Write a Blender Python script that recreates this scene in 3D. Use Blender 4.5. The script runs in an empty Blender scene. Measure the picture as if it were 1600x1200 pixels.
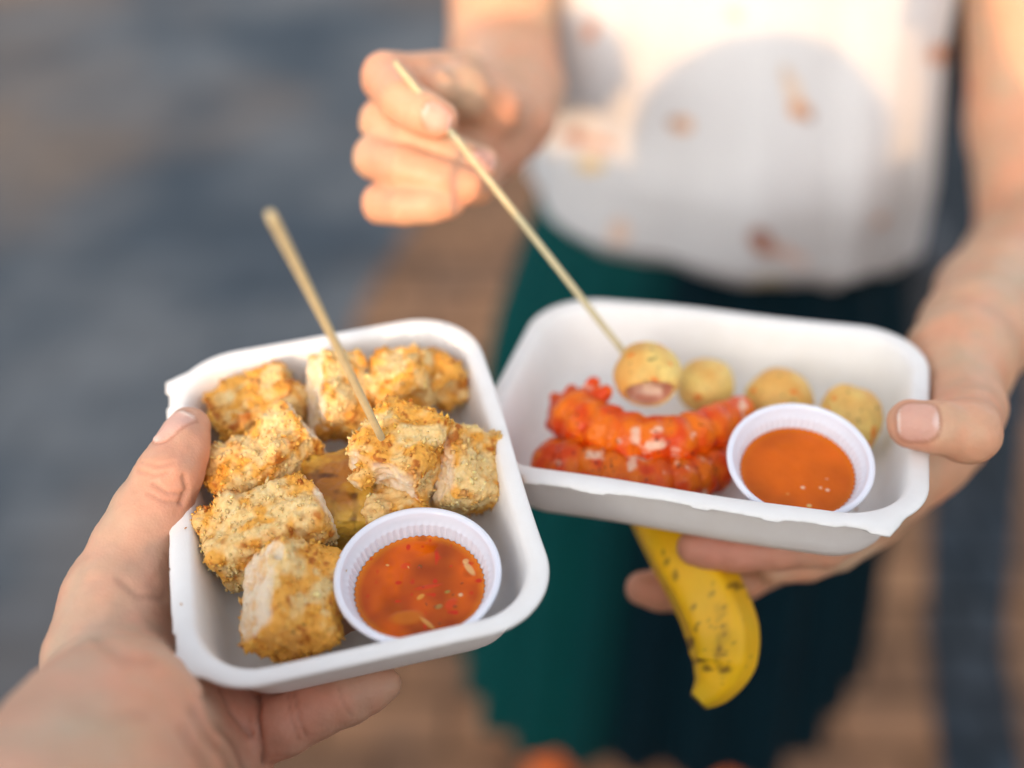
import bpy, math, random
import numpy as np
from mathutils import Matrix, Vector, Quaternion

# ------------------------------------------------------------------ camera, world, sun, exposure
S = bpy.context.scene
FPX = 1750.0
PITCH = math.radians(38)
CAM = np.array([0.0, 0.0, 1.5])
CX = np.array([1.0, 0, 0])
CD = np.array([0, -math.sin(PITCH), -math.cos(PITCH)])
CF = np.array([0, math.cos(PITCH), -math.sin(PITCH)])
cd = bpy.data.cameras.new('camera'); cam = bpy.data.objects.new('camera', cd)
S.collection.objects.link(cam); S.camera = cam
cam.location = CAM; cam.rotation_euler = (math.pi/2 - PITCH, 0, 0)
cd.sensor_width = 36; cd.lens = 36*FPX/1600
cd.clip_start = .02; cd.clip_end = 1000
cd.dof.use_dof = True; cd.dof.focus_distance = .420; cd.dof.aperture_fstop = 2.1
cd.dof.aperture_blades = 0

SUN_EL = math.radians(16); SUN_AZ = math.radians(-15)     # light travels towards +y and +x
w = bpy.data.worlds.new('World'); S.world = w; w.use_nodes = True
nt = w.node_tree; nt.nodes.clear()
sky = nt.nodes.new('ShaderNodeTexSky'); sky.sky_type = 'NISHITA'; sky.sun_disc = False
sky.sun_elevation = SUN_EL; sky.sun_rotation = math.pi + SUN_AZ*-1
sky.dust_density = 3.0; sky.air_density = 1.0; sky.ozone_density = 1.0
hs = nt.nodes.new('ShaderNodeHueSaturation'); hs.inputs['Saturation'].default_value = .34
bg = nt.nodes.new('ShaderNodeBackground'); bg.inputs['Strength'].default_value = .15
wo = nt.nodes.new('ShaderNodeOutputWorld')
nt.links.new(sky.outputs[0], hs.inputs['Color']); nt.links.new(hs.outputs[0], bg.inputs['Color'])
nt.links.new(bg.outputs[0], wo.inputs['Surface'])
sl = bpy.data.lights.new('sun', 'SUN'); sl.energy = .95; sl.angle = math.radians(.5); sl.color = (1.0, .56, .24)
so = bpy.data.objects.new('sun', sl); S.collection.objects.link(so)
SDIR = np.array([math.sin(-SUN_AZ)*math.cos(SUN_EL), math.cos(SUN_AZ)*math.cos(SUN_EL), -math.sin(SUN_EL)])
so.rotation_euler = Vector(SDIR).to_track_quat('-Z', 'Y').to_euler()
so.location = (-3, -10, 8)
S.view_settings.view_transform = 'Standard'; S.view_settings.look = 'None'
S.view_settings.exposure = 1.60; S.view_settings.gamma = 1
S.cycles.use_denoising = True
S.cycles.max_bounces = 8; S.cycles.transparent_max_bounces = 8

# ------------------------------------------------------------------ helpers: geometry
rng = np.random.default_rng(7)
def V(*a): return np.array(a, float)
def P(px, py, d):
    return CAM + d*((px-800)/FPX*CX + (py-600)/FPX*CD + CF)
def topix(p):
    q = p - CAM; z = q@CF
    return 800+FPX*(q@CX)/z, 600+FPX*(q@CD)/z
def ground_at(px, py, z=0.0):
    r = (px-800)/FPX*CX + (py-600)/FPX*CD + CF
    return CAM + r*((z-CAM[2])/r[2])
def nrm(v): v = np.asarray(v, float); return v/(np.linalg.norm(v)+1e-12)

def hash3(ix, iy, iz, s):
    n = (ix.astype(np.int64)*374761393 + iy.astype(np.int64)*668265263 + iz.astype(np.int64)*2147483647 + s*974711) & 0xffffffff
    n = ((n ^ (n >> 13))*1274126177) & 0xffffffff
    n = ((n ^ (n >> 16))*2246822519) & 0xffffffff
    return ((n ^ (n >> 15)) & 0xffffff)/float(0xffffff)
def vnoise(p, scale, s=0):
    q = p/scale; i = np.floor(q).astype(np.int64); f = q-i; f = f*f*(3-2*f); r = 0
    for dx in (0, 1):
        for dy in (0, 1):
            for dz in (0, 1):
                wgt = (f[:, 0] if dx else 1-f[:, 0])*(f[:, 1] if dy else 1-f[:, 1])*(f[:, 2] if dz else 1-f[:, 2])
                r = r + wgt*hash3(i[:, 0]+dx, i[:, 1]+dy, i[:, 2]+dz, s)
    return r*2-1
def worley(p, scale, s=0):
    q = p/scale; i = np.floor(q).astype(np.int64); best = np.full(len(p), 9.0)
    for dx in (-1, 0, 1):
        for dy in (-1, 0, 1):
            for dz in (-1, 0, 1):
                c = i+np.array([dx, dy, dz])
                fx = np.stack([c[:, k]+hash3(c[:, 0], c[:, 1], c[:, 2], s+11*k+1) for k in range(3)], 1)
                best = np.minimum(best, ((q-fx)**2).sum(1))
    return np.sqrt(best)

C = S.collection
def mesh_obj(name, verts, faces, mat=None, parent=None, smooth=True, col=None, mats=None, midx=None):
    me = bpy.data.meshes.new(name)
    verts = np.asarray(verts, np.float32)
    if isinstance(faces, np.ndarray):
        nf, k = faces.shape
        me.vertices.add(len(verts)); me.vertices.foreach_set('co', verts.ravel())
        me.loops.add(nf*k); me.loops.foreach_set('vertex_index', faces.astype(np.int32).ravel())
        me.polygons.add(nf); me.polygons.foreach_set('loop_start', np.arange(0, nf*k, k, dtype=np.int32))
        me.update(calc_edges=True); me.validate()
    else:
        me.from_pydata(verts.tolist(), [], [tuple(int(i) for i in f) for f in faces]); me.update()
    me.polygons.foreach_set('use_smooth', np.full(len(me.polygons), smooth))
    if mats:
        for m in mats: me.materials.append(m)
        if midx is not None: me.polygons.foreach_set('material_index', np.asarray(midx, np.int32))
    elif mat: me.materials.append(mat)
    if col is not None:
        a = me.color_attributes.new('tint', 'FLOAT_COLOR', 'POINT')
        c4 = np.ones((len(verts), 4), np.float32); c4[:, :3] = col
        a.data.foreach_set('color', c4.ravel())
    o = bpy.data.objects.new(name, me); C.objects.link(o)
    if parent is not None: o.parent = parent
    return o
def tag(o, label=None, cat=None, group=None, kind=None):
    if label: o['label'] = label
    if cat: o['category'] = cat
    if group: o['group'] = group
    if kind: o['kind'] = kind
    return o
def empty(name, loc):
    o = bpy.data.objects.new(name, None); C.objects.link(o); o.location = loc
    o.empty_display_size = .02
    return o
def child_of(o, root):            # keep world coordinates of a mesh built in world space
    o.parent = root; o.matrix_parent_inverse = Matrix.Translation(root.location).inverted()
    return o
def recentre(o):                  # put the origin of a world-space mesh at its bottom centre
    me = o.data; n = len(me.vertices); a = np.empty(n*3, np.float32); me.vertices.foreach_get('co', a); a = a.reshape(-1, 3)
    c = np.array([(a[:, 0].min()+a[:, 0].max())/2, (a[:, 1].min()+a[:, 1].max())/2, a[:, 2].min()])
    me.vertices.foreach_set('co', (a-c).astype(np.float32).ravel()); me.update(); o.location = c
    return o

def vert_normals(v, f):
    a = v[f[:, 0]]; b = v[f[:, 1]]; c = v[f[:, 2]]
    n = np.cross(b-a, c-a)
    if f.shape[1] == 4: n = n + np.cross(c-a, v[f[:, 3]]-a)
    r = np.zeros_like(v)
    for k in range(f.shape[1]):
        for ax in range(3): r[:, ax] += np.bincount(f[:, k], n[:, ax], len(v))
    return r/(np.linalg.norm(r, axis=1, keepdims=True)+1e-12)

def surface_nets(F, org, h):
    ins = F < 0
    nx, ny, nz = F.shape
    cnt = np.zeros((nx-1, ny-1, nz-1), np.int8)
    for a in (0, 1):
        for b in (0, 1):
            for c in (0, 1): cnt += ins[a:nx-1+a, b:ny-1+b, c:nz-1+c]
    m = (cnt > 0) & (cnt < 8)
    ci = np.argwhere(m); n = len(ci)
    idx = np.full(m.shape, -1, np.int64); idx[m] = np.arange(n)
    acc = np.zeros((n, 3)); num = np.zeros(n)
    corner = [(a, b, c) for a in (0, 1) for b in (0, 1) for c in (0, 1)]
    vals = {c: F[ci[:, 0]+c[0], ci[:, 1]+c[1], ci[:, 2]+c[2]] for c in corner}
    for c0 in corner:
        for ax in range(3):
            if c0[ax] == 1: continue
            c1 = list(c0); c1[ax] = 1; c1 = tuple(c1)
            va, vb = vals[c0], vals[c1]; x = (va < 0) != (vb < 0)
            t = np.where(x, va/(va-vb+1e-20), 0)
            pt = np.repeat(np.array([c0], float), n, 0); pt[:, ax] += t
            acc[x] += pt[x]; num[x] += 1
    verts = org + h*(ci + acc/np.maximum(num, 1)[:, None])
    faces = []
    for ax in range(3):
        s0 = [slice(None)]*3; s1 = [slice(None)]*3; s0[ax] = slice(0, -1); s1[ax] = slice(1, None)
        A = ins[tuple(s0)]; B = ins[tuple(s1)]
        e = np.argwhere(A != B); fl = A[e[:, 0], e[:, 1], e[:, 2]]
        o1, o2 = [(1, 2), (2, 0), (0, 1)][ax]
        ok = (e[:, o1] > 0) & (e[:, o2] > 0) & (e[:, o1] < idx.shape[o1]) & (e[:, o2] < idx.shape[o2])
        e = e[ok]; fl = fl[ok]
        def g(d1, d2):
            q = e.copy(); q[:, o1] -= d1; q[:, o2] -= d2
            return idx[q[:, 0], q[:, 1], q[:, 2]]
        q = np.stack([g(1, 1), g(0, 1), g(0, 0), g(1, 0)], 1)
        q[~fl] = q[~fl][:, ::-1]
        faces.append(q)
    f = np.concatenate(faces); f = f[(f >= 0).all(1)]
    return verts, f

# primitives: ('cone',a,b,ra,rb,k) ('ell',c,R,radii,k) ('box',c,R,half,round,k) ('cut',a,b,r,k) ('cutell',...)
def eval_sdf(prims, h, pad=.006):
    lo = np.full(3, 1e9); hi = -lo
    bb = []
    for q in prims:
        if q[0] in ('cone', 'cut'):
            a, b = np.array(q[1]), np.array(q[2]); r = max(q[3], q[4]) if q[0] == 'cone' else q[3]
            l, u = np.minimum(a, b)-r, np.maximum(a, b)+r
        else:
            r = np.linalg.norm(q[3]) if q[0] == 'box' else max(q[3]); l, u = np.array(q[1])-r, np.array(q[1])+r
        bb.append((l, u))
        if not q[0].startswith('cut'): lo = np.minimum(lo, l); hi = np.maximum(hi, u)
    lo -= pad; hi += pad
    dim = np.ceil((hi-lo)/h).astype(int)+1
    BIG = .03
    F = np.full(dim, BIG, np.float32)
    for q, (l, u) in zip(prims, bb):
        k = q[-1]
        mrg = k*1.2+2*h+.002
        i0 = np.clip(np.floor((l-mrg-lo)/h).astype(int), 0, dim); i1 = np.clip(np.ceil((u+mrg-lo)/h).astype(int)+1, 0, dim)
        if (i1 <= i0).any(): continue
        ax = [(lo[k_]+h*np.arange(i0[k_], i1[k_])).astype(np.float32) for k_ in range(3)]
        X, Y, Z = ax[0][:, None, None], ax[1][None, :, None], ax[2][None, None, :]
        if q[0] in ('cone', 'cut'):
            a, b = np.array(q[1]), np.array(q[2]); ab = b-a; L = max(ab@ab, 1e-12)
            t = np.clip(((X-a[0])*ab[0]+(Y-a[1])*ab[1]+(Z-a[2])*ab[2])/L, 0, 1).astype(np.float32)
            ra, rb = (q[3], q[4]) if q[0] == 'cone' else (q[3], q[3])
            d = np.sqrt((X-a[0]-t*ab[0])**2+(Y-a[1]-t*ab[1])**2+(Z-a[2]-t*ab[2])**2)-(ra+t*(rb-ra))
        else:
            c, R = np.array(q[1]), np.array(q[2])
            x = (X-c[0])*R[0, 0]+(Y-c[1])*R[0, 1]+(Z-c[2])*R[0, 2]
            y = (X-c[0])*R[1, 0]+(Y-c[1])*R[1, 1]+(Z-c[2])*R[1, 2]
            z = (X-c[0])*R[2, 0]+(Y-c[1])*R[2, 1]+(Z-c[2])*R[2, 2]
            if q[0] in ('ell', 'cutell'):
                r = q[3]; k0 = np.sqrt((x/r[0])**2+(y/r[1])**2+(z/r[2])**2)
                k1 = np.sqrt((x/r[0]**2)**2+(y/r[1]**2)**2+(z/r[2]**2)**2)
                d = k0*(k0-1)/(k1+1e-9)
                d = np.where(k0 < .3, -min(r)*.7, d)
            else:
                rr = q[4]; hx = np.array(q[3])-rr
                ex, ey, ez = np.abs(x)-hx[0], np.abs(y)-hx[1], np.abs(z)-hx[2]
                d = np.sqrt(np.maximum(ex, 0)**2+np.maximum(ey, 0)**2+np.maximum(ez, 0)**2)+np.minimum(np.maximum(ex, np.maximum(ey, ez)), 0)-rr
        s = F[i0[0]:i1[0], i0[1]:i1[1], i0[2]:i1[2]]
        k = max(k, 1e-5)
        if q[0].startswith('cut'):
            d = -d; hh = np.clip(.5-.5*(s-d)/k, 0, 1); r = s+(d-s)*hh+k*hh*(1-hh)
        else:
            hh = np.clip(.5+.5*(s-d)/k, 0, 1); r = s+(d-s)*hh-k*hh*(1-hh)
        F[i0[0]:i1[0], i0[1]:i1[1], i0[2]:i1[2]] = r
    F[0] = F[-1] = BIG; F[:, 0] = F[:, -1] = BIG; F[:, :, 0] = F[:, :, -1] = BIG
    return surface_nets(F, lo, h)
def relax(v, f, n=1, lam=.5):
    for _ in range(n):
        acc = np.zeros_like(v); cnt = np.zeros(len(v)); k = f.shape[1]
        for i in range(k):
            a, b = f[:, i], f[:, (i+1) % k]
            for ax in range(3):
                acc[:, ax] += np.bincount(a, v[b, ax], len(v))+np.bincount(b, v[a, ax], len(v))
            cnt += np.bincount(a, minlength=len(v))+np.bincount(b, minlength=len(v))
        v = v+lam*(acc/np.maximum(cnt, 1)[:, None]-v)
    return v
def grid_faces(nu, nv, cu=True, cv=False):
    i, j = np.meshgrid(np.arange(nu if cu else nu-1), np.arange(nv if cv else nv-1), indexing='ij')
    i, j = i.ravel(), j.ravel(); i2, j2 = (i+1) % nu, (j+1) % nv
    return np.stack([i*nv+j, i2*nv+j, i2*nv+j2, i*nv+j2], 1)
def catmull(pts, n):
    pts = np.array(pts, float); pts = np.vstack([2*pts[0]-pts[1], pts, 2*pts[-1]-pts[-2]])
    m = len(pts)-3; out = []
    for t in np.linspace(0, m, n):
        i = min(int(t), m-1); u = t-i; a, b, c, d = pts[i:i+4]
        out.append(.5*((2*b)+(-a+c)*u+(2*a-5*b+4*c-d)*u*u+(-a+3*b-3*c+d)*u**3))
    return np.array(out)
def sweep(path, rad, nseg=24, shape=None, ref=(0, 0, 1)):
    path = np.array(path); n = len(path); T = np.gradient(path, axis=0); T /= np.linalg.norm(T, axis=1, keepdims=True)
    u = nrm(np.cross(T[0], ref)); vs = []
    th = np.arange(nseg)/nseg*2*math.pi
    for i in range(n):
        u = nrm(u-T[i]*(u@T[i])); v = np.cross(T[i], u)
        r = rad[i]*(shape(th, i) if shape else 1)
        vs.append(path[i]+(np.cos(th)*r)[:, None]*u+(np.sin(th)*r)[:, None]*v)
    vs = np.array(vs)                                   # n x nseg
    v = vs.reshape(-1, 3); f = []
    for i in range(n-1):
        for j in range(nseg):
            j2 = (j+1) % nseg; f.append((i*nseg+j, i*nseg+j2, (i+1)*nseg+j2, (i+1)*nseg+j))
    f = [tuple(reversed(range(nseg)))] + f + [tuple((n-1)*nseg+j for j in range(nseg))]
    return v, f
def boxes_mesh(name, boxes, mat, parent=None):
    v = []; f = []
    for (x0, y0, z0, x1, y1, z1) in boxes:
        b = len(v)
        v += [(x0, y0, z0), (x1, y0, z0), (x1, y1, z0), (x0, y1, z0), (x0, y0, z1), (x1, y0, z1), (x1, y1, z1), (x0, y1, z1)]
        f += [tuple(b+i for i in q) for q in ((0, 3, 2, 1), (4, 5, 6, 7), (0, 1, 5, 4), (1, 2, 6, 5), (2, 3, 7, 6), (3, 0, 4, 7))]
    return mesh_obj(name, np.array(v), f, mat, parent, smooth=False)

# ------------------------------------------------------------------ helpers: materials
def mat(name, base=(.5, .5, .5), rough=.6, sss=0, sssr=(1, .3, .15), sscale=.003, spec=.34, coat=0, vcol=False,
        n1=None, n2=None, c2=None, mixf=.5, bump=0, bscale=500, trans=0, metal=0, detail=4, bdist=.001):
    m = bpy.data.materials.new(name); m.use_nodes = True; t = m.node_tree; b = t.nodes['Principled BSDF']
    b.inputs['Base Color'].default_value = (*base, 1); b.inputs['Roughness'].default_value = rough
    b.inputs['Metallic'].default_value = metal
    b.inputs['Specular IOR Level'].default_value = spec
    if sss:
        b.inputs['Subsurface Weight'].default_value = sss; b.inputs['Subsurface Radius'].default_value = sssr
        b.inputs['Subsurface Scale'].default_value = sscale
    if coat: b.inputs['Coat Weight'].default_value = coat; b.inputs['Coat Roughness'].default_value = .08
    if trans: b.inputs['Transmission Weight'].default_value = trans
    tc = t.nodes.new('ShaderNodeTexCoord'); src = None
    if vcol:
        a = t.nodes.new('ShaderNodeAttribute'); a.attribute_name = 'tint'; src = a.outputs['Color']
    if c2 is not None:
        n = t.nodes.new('ShaderNodeTexNoise'); n.inputs['Scale'].default_value = n1; n.inputs['Detail'].default_value = detail
        t.links.new(tc.outputs['Object'], n.inputs['Vector'])
        r = t.nodes.new('ShaderNodeValToRGB'); r.color_ramp.elements[0].position = .5-mixf/2; r.color_ramp.elements[1].position = .5+mixf/2
        mx = t.nodes.new('ShaderNodeMix'); mx.data_type = 'RGBA'
        t.links.new(n.outputs['Fac'], r.inputs['Fac']); t.links.new(r.outputs['Color'], mx.inputs['Factor'])
        if src is None: mx.inputs['A'].default_value = (*base, 1); mx.inputs['B'].default_value = (*c2, 1)
        else:
            mx.blend_type = 'MULTIPLY'; t.links.new(src, mx.inputs['A']); mx.inputs['B'].default_value = (*c2, 1)
        src = mx.outputs['Result']
    if src is not None: t.links.new(src, b.inputs['Base Color'])
    if bump:
        n = t.nodes.new('ShaderNodeTexNoise'); n.inputs['Scale'].default_value = bscale; n.inputs['Detail'].default_value = 6
        t.links.new(tc.outputs['Object'], n.inputs['Vector'])
        bp = t.nodes.new('ShaderNodeBump'); bp.inputs['Strength'].default_value = bump; bp.inputs['Distance'].default_value = bdist
        t.links.new(n.outputs['Fac'], bp.inputs['Height']); t.links.new(bp.outputs['Normal'], b.inputs['Normal'])
    return m
M = {}
M['skin'] = mat('skin', rough=.48, sss=.18, sssr=(1, .35, .2), sscale=.004, vcol=True, n1=60, c2=(.93, .86, .84), mixf=.5, bump=.35, bscale=900, bdist=.0006)
M['bagasse'] = mat('moulded_pulp', (.84, .81, .775), rough=.6, c2=(.87, .85, .825), n1=120, mixf=.5, bump=.25, bscale=1400, bdist=.0004, spec=.35)
M['plastic'] = mat('cup_plastic', (.80, .81, .90), rough=.28, sss=.35, sssr=(.8, .9, 1), sscale=.004)
M['sauce'] = mat('chilli_sauce', rough=.06, sss=.12, sssr=(1, .3, .05), sscale=.004, vcol=True, spec=.32, bump=.05, bscale=160, bdist=.0006)
M['crumb'] = mat('crumb', spec=.28, rough=.58, sss=.3, sssr=(1, .6, .3), sscale=.0022, vcol=True, bump=.3, bscale=1800, bdist=.0004, n1=900, c2=(.92, .86, .74), mixf=.35)
M['potato'] = mat('fried_potato', rough=.30, sss=.3, sssr=(1, .6, .2), sscale=.003, vcol=True, bump=.3, bscale=500, bdist=.0004)
M['prawn'] = mat('prawn', spec=.3, rough=.36, sss=.05, sssr=(1, .4, .2), sscale=.002, vcol=True, bump=.35, bscale=500, bdist=.0004)
M['ball'] = mat('fish_ball', rough=.5, sss=.2, sssr=(1, .7, .4), sscale=.002, vcol=True, bump=.4, bscale=900, bdist=.0004)
M['banana'] = mat('banana_peel', rough=.42, vcol=True, bump=.15, bscale=300, bdist=.0006, sss=.1, sscale=.002)
M['bamboo'] = mat('bamboo', (.60, .52, .32), rough=.5, c2=(.48, .40, .22), n1=300, mixf=.6, bump=.3, bscale=900, bdist=.0004)
M['nail'] = mat('nail', (.80, .52, .45), rough=.25, sss=.3, sscale=.002, coat=.2)
M['blouse'] = mat('blouse_cloth', rough=.8, vcol=True, bump=.3, bscale=250, bdist=.002, spec=.2)
M['skirt'] = mat('skirt_satin', rough=.7, spec=.1, vcol=True, c2=(.8, .85, .9), n1=8, bump=.2, bscale=300)
M['shirt'] = mat('dark_shirt', (.03, .035, .05), rough=.85, c2=(.04, .045, .06), n1=20, bump=.3, bscale=300)
M['trousers'] = mat('trousers', (.05, .06, .09), rough=.85, c2=(.04, .05, .07), n1=20, bump=.3, bscale=300)
M['hair'] = mat('hair', (.05, .028, .015), rough=.5, c2=(.09, .05, .03), n1=60, bump=.6, bscale=200, bdist=.004)
M['shoe'] = mat('orange_shoe', (.80, .17, .03), rough=.6, c2=(.65, .12, .02), n1=30, bump=.3, bscale=200)
M['sole'] = mat('shoe_sole', (.5, .45, .4), rough=.7, c2=(.4, .36, .3), n1=30)
M['strap'] = mat('bag_leather', (.012, .012, .014), rough=.5, c2=(.02, .02, .022), n1=40, bump=.3, bscale=200)

# ------------------------------------------------------------------ setting: ground, road, paving
def ground_mat(name, base, c2, c3, scale, brick=None, contrast=1.0):
    m = bpy.data.materials.new(name); m.use_nodes = True; t = m.node_tree; b = t.nodes['Principled BSDF']
    b.inputs['Roughness'].default_value = .85; b.inputs['Specular IOR Level'].default_value = .12
    tc = t.nodes.new('ShaderNodeTexCoord')
    def noise(sc, p0, p1):
        n = t.nodes.new('ShaderNodeTexNoise'); n.inputs['Scale'].default_value = sc; n.inputs['Detail'].default_value = 5
        r = t.nodes.new('ShaderNodeValToRGB'); r.color_ramp.elements[0].position = p0; r.color_ramp.elements[1].position = p1
        t.links.new(tc.outputs['Object'], n.inputs['Vector']); t.links.new(n.outputs['Fac'], r.inputs['Fac']); return r.outputs['Color']
    def mix(f, a, c, mode='MIX'):
        mx = t.nodes.new('ShaderNodeMix'); mx.data_type = 'RGBA'; mx.blend_type = mode
        if isinstance(f, float): mx.inputs['Factor'].default_value = f
        else: t.links.new(f, mx.inputs['Factor'])
        for nme, q in (('A', a), ('B', c)):
            if isinstance(q, tuple): mx.inputs[nme].default_value = (*q, 1)
            else: t.links.new(q, mx.inputs[nme])
        return mx.outputs['Result']
    col = mix(noise(scale, .4, .62), base, c2); col = mix(noise(scale*.45, .5, .68), col, c3)
    if brick:
        bt = t.nodes.new('ShaderNodeTexBrick'); bt.inputs['Scale'].default_value = 1.0
        bt.inputs['Brick Width'].default_value = brick[0]; bt.inputs['Row Height'].default_value = brick[1]; bt.inputs['Mortar Size'].default_value = brick[2]
        bt.inputs['Color1'].default_value = (1, 1, 1, 1); bt.inputs['Color2'].default_value = (1-.38*contrast,)*3+(1,); bt.inputs['Mortar'].default_value = (1-.65*contrast,)*3+(1,)
        t.links.new(tc.outputs['Object'], bt.inputs['Vector']); col = mix(1.0, col, bt.outputs['Color'], 'MULTIPLY')
        bp = t.nodes.new('ShaderNodeBump'); bp.inputs['Distance'].default_value = .004; bp.inputs['Strength'].default_value = .6
        t.links.new(bt.outputs['Color'], bp.inputs['Height']); t.links.new(bp.outputs['Normal'], b.inputs['Normal'])
    t.links.new(col, b.inputs['Base Color'])
    return m
GM = ground_mat('earth', (.12, .13, .13), (.15, .15, .14), (.10, .10, .10), .8)
RM = ground_mat('cobbles', (.064, .080, .098), (.15, .157, .165), (.22, .160, .12), 1.8, (.22, .12, .012), .35)
BM = ground_mat('brick_paving', (.34, .175, .095), (.23, .13, .08), (.40, .21, .11), 4, (.2, .1, .008))
SM = ground_mat('dark_band', (.035, .047, .06), (.055, .065, .078), (.04, .045, .05), 4, (.1, .1, .01))
def sheet(name, poly, z, m, kind='structure'):
    v = [(x, y, z) for x, y in poly]
    o = mesh_obj(name, np.array(v, float), [tuple(range(len(v)))], m, smooth=False)
    return tag(o, kind=kind)
sheet('ground', [(-400, -400), (400, -400), (400, 400), (-400, 400)], 0, GM)
sheet('road', [(-9, -8), (9, -8), (12, 30), (-12, 30)], .004, RM)
sheet('pavement', [(-.62, -4), (3.2, -4), (8.0, 12), (1.0, 12), (-.02, 3.6), (-.20, 2.9), (-.36, 2.2), (-.40, 1.6)], .008, BM)
sheet('path', [(.70-1.0, -3), (.90-1.0, -3), (.82, 1.2), (1.12, 1.9), (1.60, 3.2), (2.1, 4.6), (4.5, 12), (3.2, 12), (1.20, 3.2), (.90, 1.9), (.69, 1.2), (.50, .3)], .012, SM)  # dark block-patterned band across the brick paving

# unseen low building, added so its roofline shades the street up to waist height
WALLM = mat('render_wall', (.55, .47, .38), rough=.9, c2=(.5, .42, .34), n1=3, bump=.3, bscale=60, bdist=.004)
GLASS = mat('window_glass', (.05, .06, .07), rough=.08); TRIM = mat('white_trim', (.75, .73, .7), rough=.6)
ROOFM = mat('roof_slate', (.08, .085, .09), rough=.8, c2=(.05, .05, .06), n1=10, bump=.5, bscale=40)
bd = empty('building', (0, -12, 0))
def bpart(name, boxes, m, par):
    o = boxes_mesh(name, boxes, m); o.parent = par
    return o
bpart('wall', [(-26, -4, 0, 26, 2, 3.95)], WALLM, bd)
bpart('roof', [(-26.3, -4.3, 3.953, 26.3, 2.3, 4.18)], ROOFM, bd)
for i in range(9):
    x = -21+i*5.2
    o = bpart('window', [(x-.75, 1.99, 1.0, x+.75, 2.06, 1.06), (x-.75, 1.99, 2.7, x+.75, 2.06, 2.78), (x-.75, 1.99, 1.06, x-.68, 2.06, 2.7), (x+.68, 1.99, 1.06, x+.75, 2.06, 2.7), (x-.03, 1.99, 1.06, x+.03, 2.05, 2.7)], TRIM, bd)
    g = bpart('pane', [(x-.679, 1.992, 1.061, x+.679, 2.02, 2.699)], GLASS, o)
for x in (-13.2, 2.4, 13):
    o = bpart('door', [(x-.5, 1.99, .01, x+.5, 2.05, 2.2)], mat('door_paint', (.06, .12, .10), rough=.4), bd)
    bpart('handle', [(x+.36, 2.05, 1.0, x+.42, 2.1, 1.12)], TRIM, o)
tag(bd, 'unseen low rendered building with slate roof, added behind the photographer for shade', 'building')

# ------------------------------------------------------------------ food trays
def cam_pose(t, X, Y):
    """tray frame: centre, X = long side, Y, Z up, all as world vectors, from camera-space fit"""
    c2w = lambda q: q[0]*CX+q[1]*CD+q[2]*CF
    return CAM+c2w(t), nrm(c2w(X)), nrm(c2w(Y))
SCL, SCR = .965, 1.055          # the left tray is held nearer than the right one and overlaps it
# left tray: its long side runs away from the lens; hinge side faces image left
cL, xr, yn = cam_pose((-.0668*SCL, .0363*SCL, .4488*SCL), (.972, -.185, .145), (.233, .672, -.703))
zL = nrm(np.cross(yn, xr)); zL = zL if zL[2] > 0 else -zL
XL = yn; YL = nrm(np.cross(zL, XL))                     # local x = towards viewer, local y = image right
cR, xr2, yn2 = cam_pose((.0800*SCR, .0043*SCR, .4620*SCR), (.955, .124, -.269), (-.291, .553, -.781))
zR = nrm(np.cross(yn2, xr2)); zR = zR if zR[2] > 0 else -zR
XR = xr2; YR = nrm(np.cross(zR, XR))                    # local x = image right, local y = away
class Frame:
    def __init__(s, c, X, Y, Z, k=1.0): s.c, s.X, s.Y, s.Z, s.k = c, X, Y, Z, k
    def M(s): return Matrix(((s.X[0], s.Y[0], s.Z[0], s.c[0]), (s.X[1], s.Y[1], s.Z[1], s.c[1]), (s.X[2], s.Y[2], s.Z[2], s.c[2]), (0, 0, 0, 1))) @ Matrix.Scale(s.k, 4)
    def depth(s, px, py, h):
        r = (px-800)/FPX*CX+(py-600)/FPX*CD+CF
        return ((s.c-CAM)@s.Z+h*s.k)/(r@s.Z)
    def pt(s, px, py, h): return P(px, py, s.depth(px, py, h))
FL = Frame(cL, XL, YL, zL, SCL); FR = Frame(cR, XR, YR, zR, SCR)
TH = .034
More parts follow.
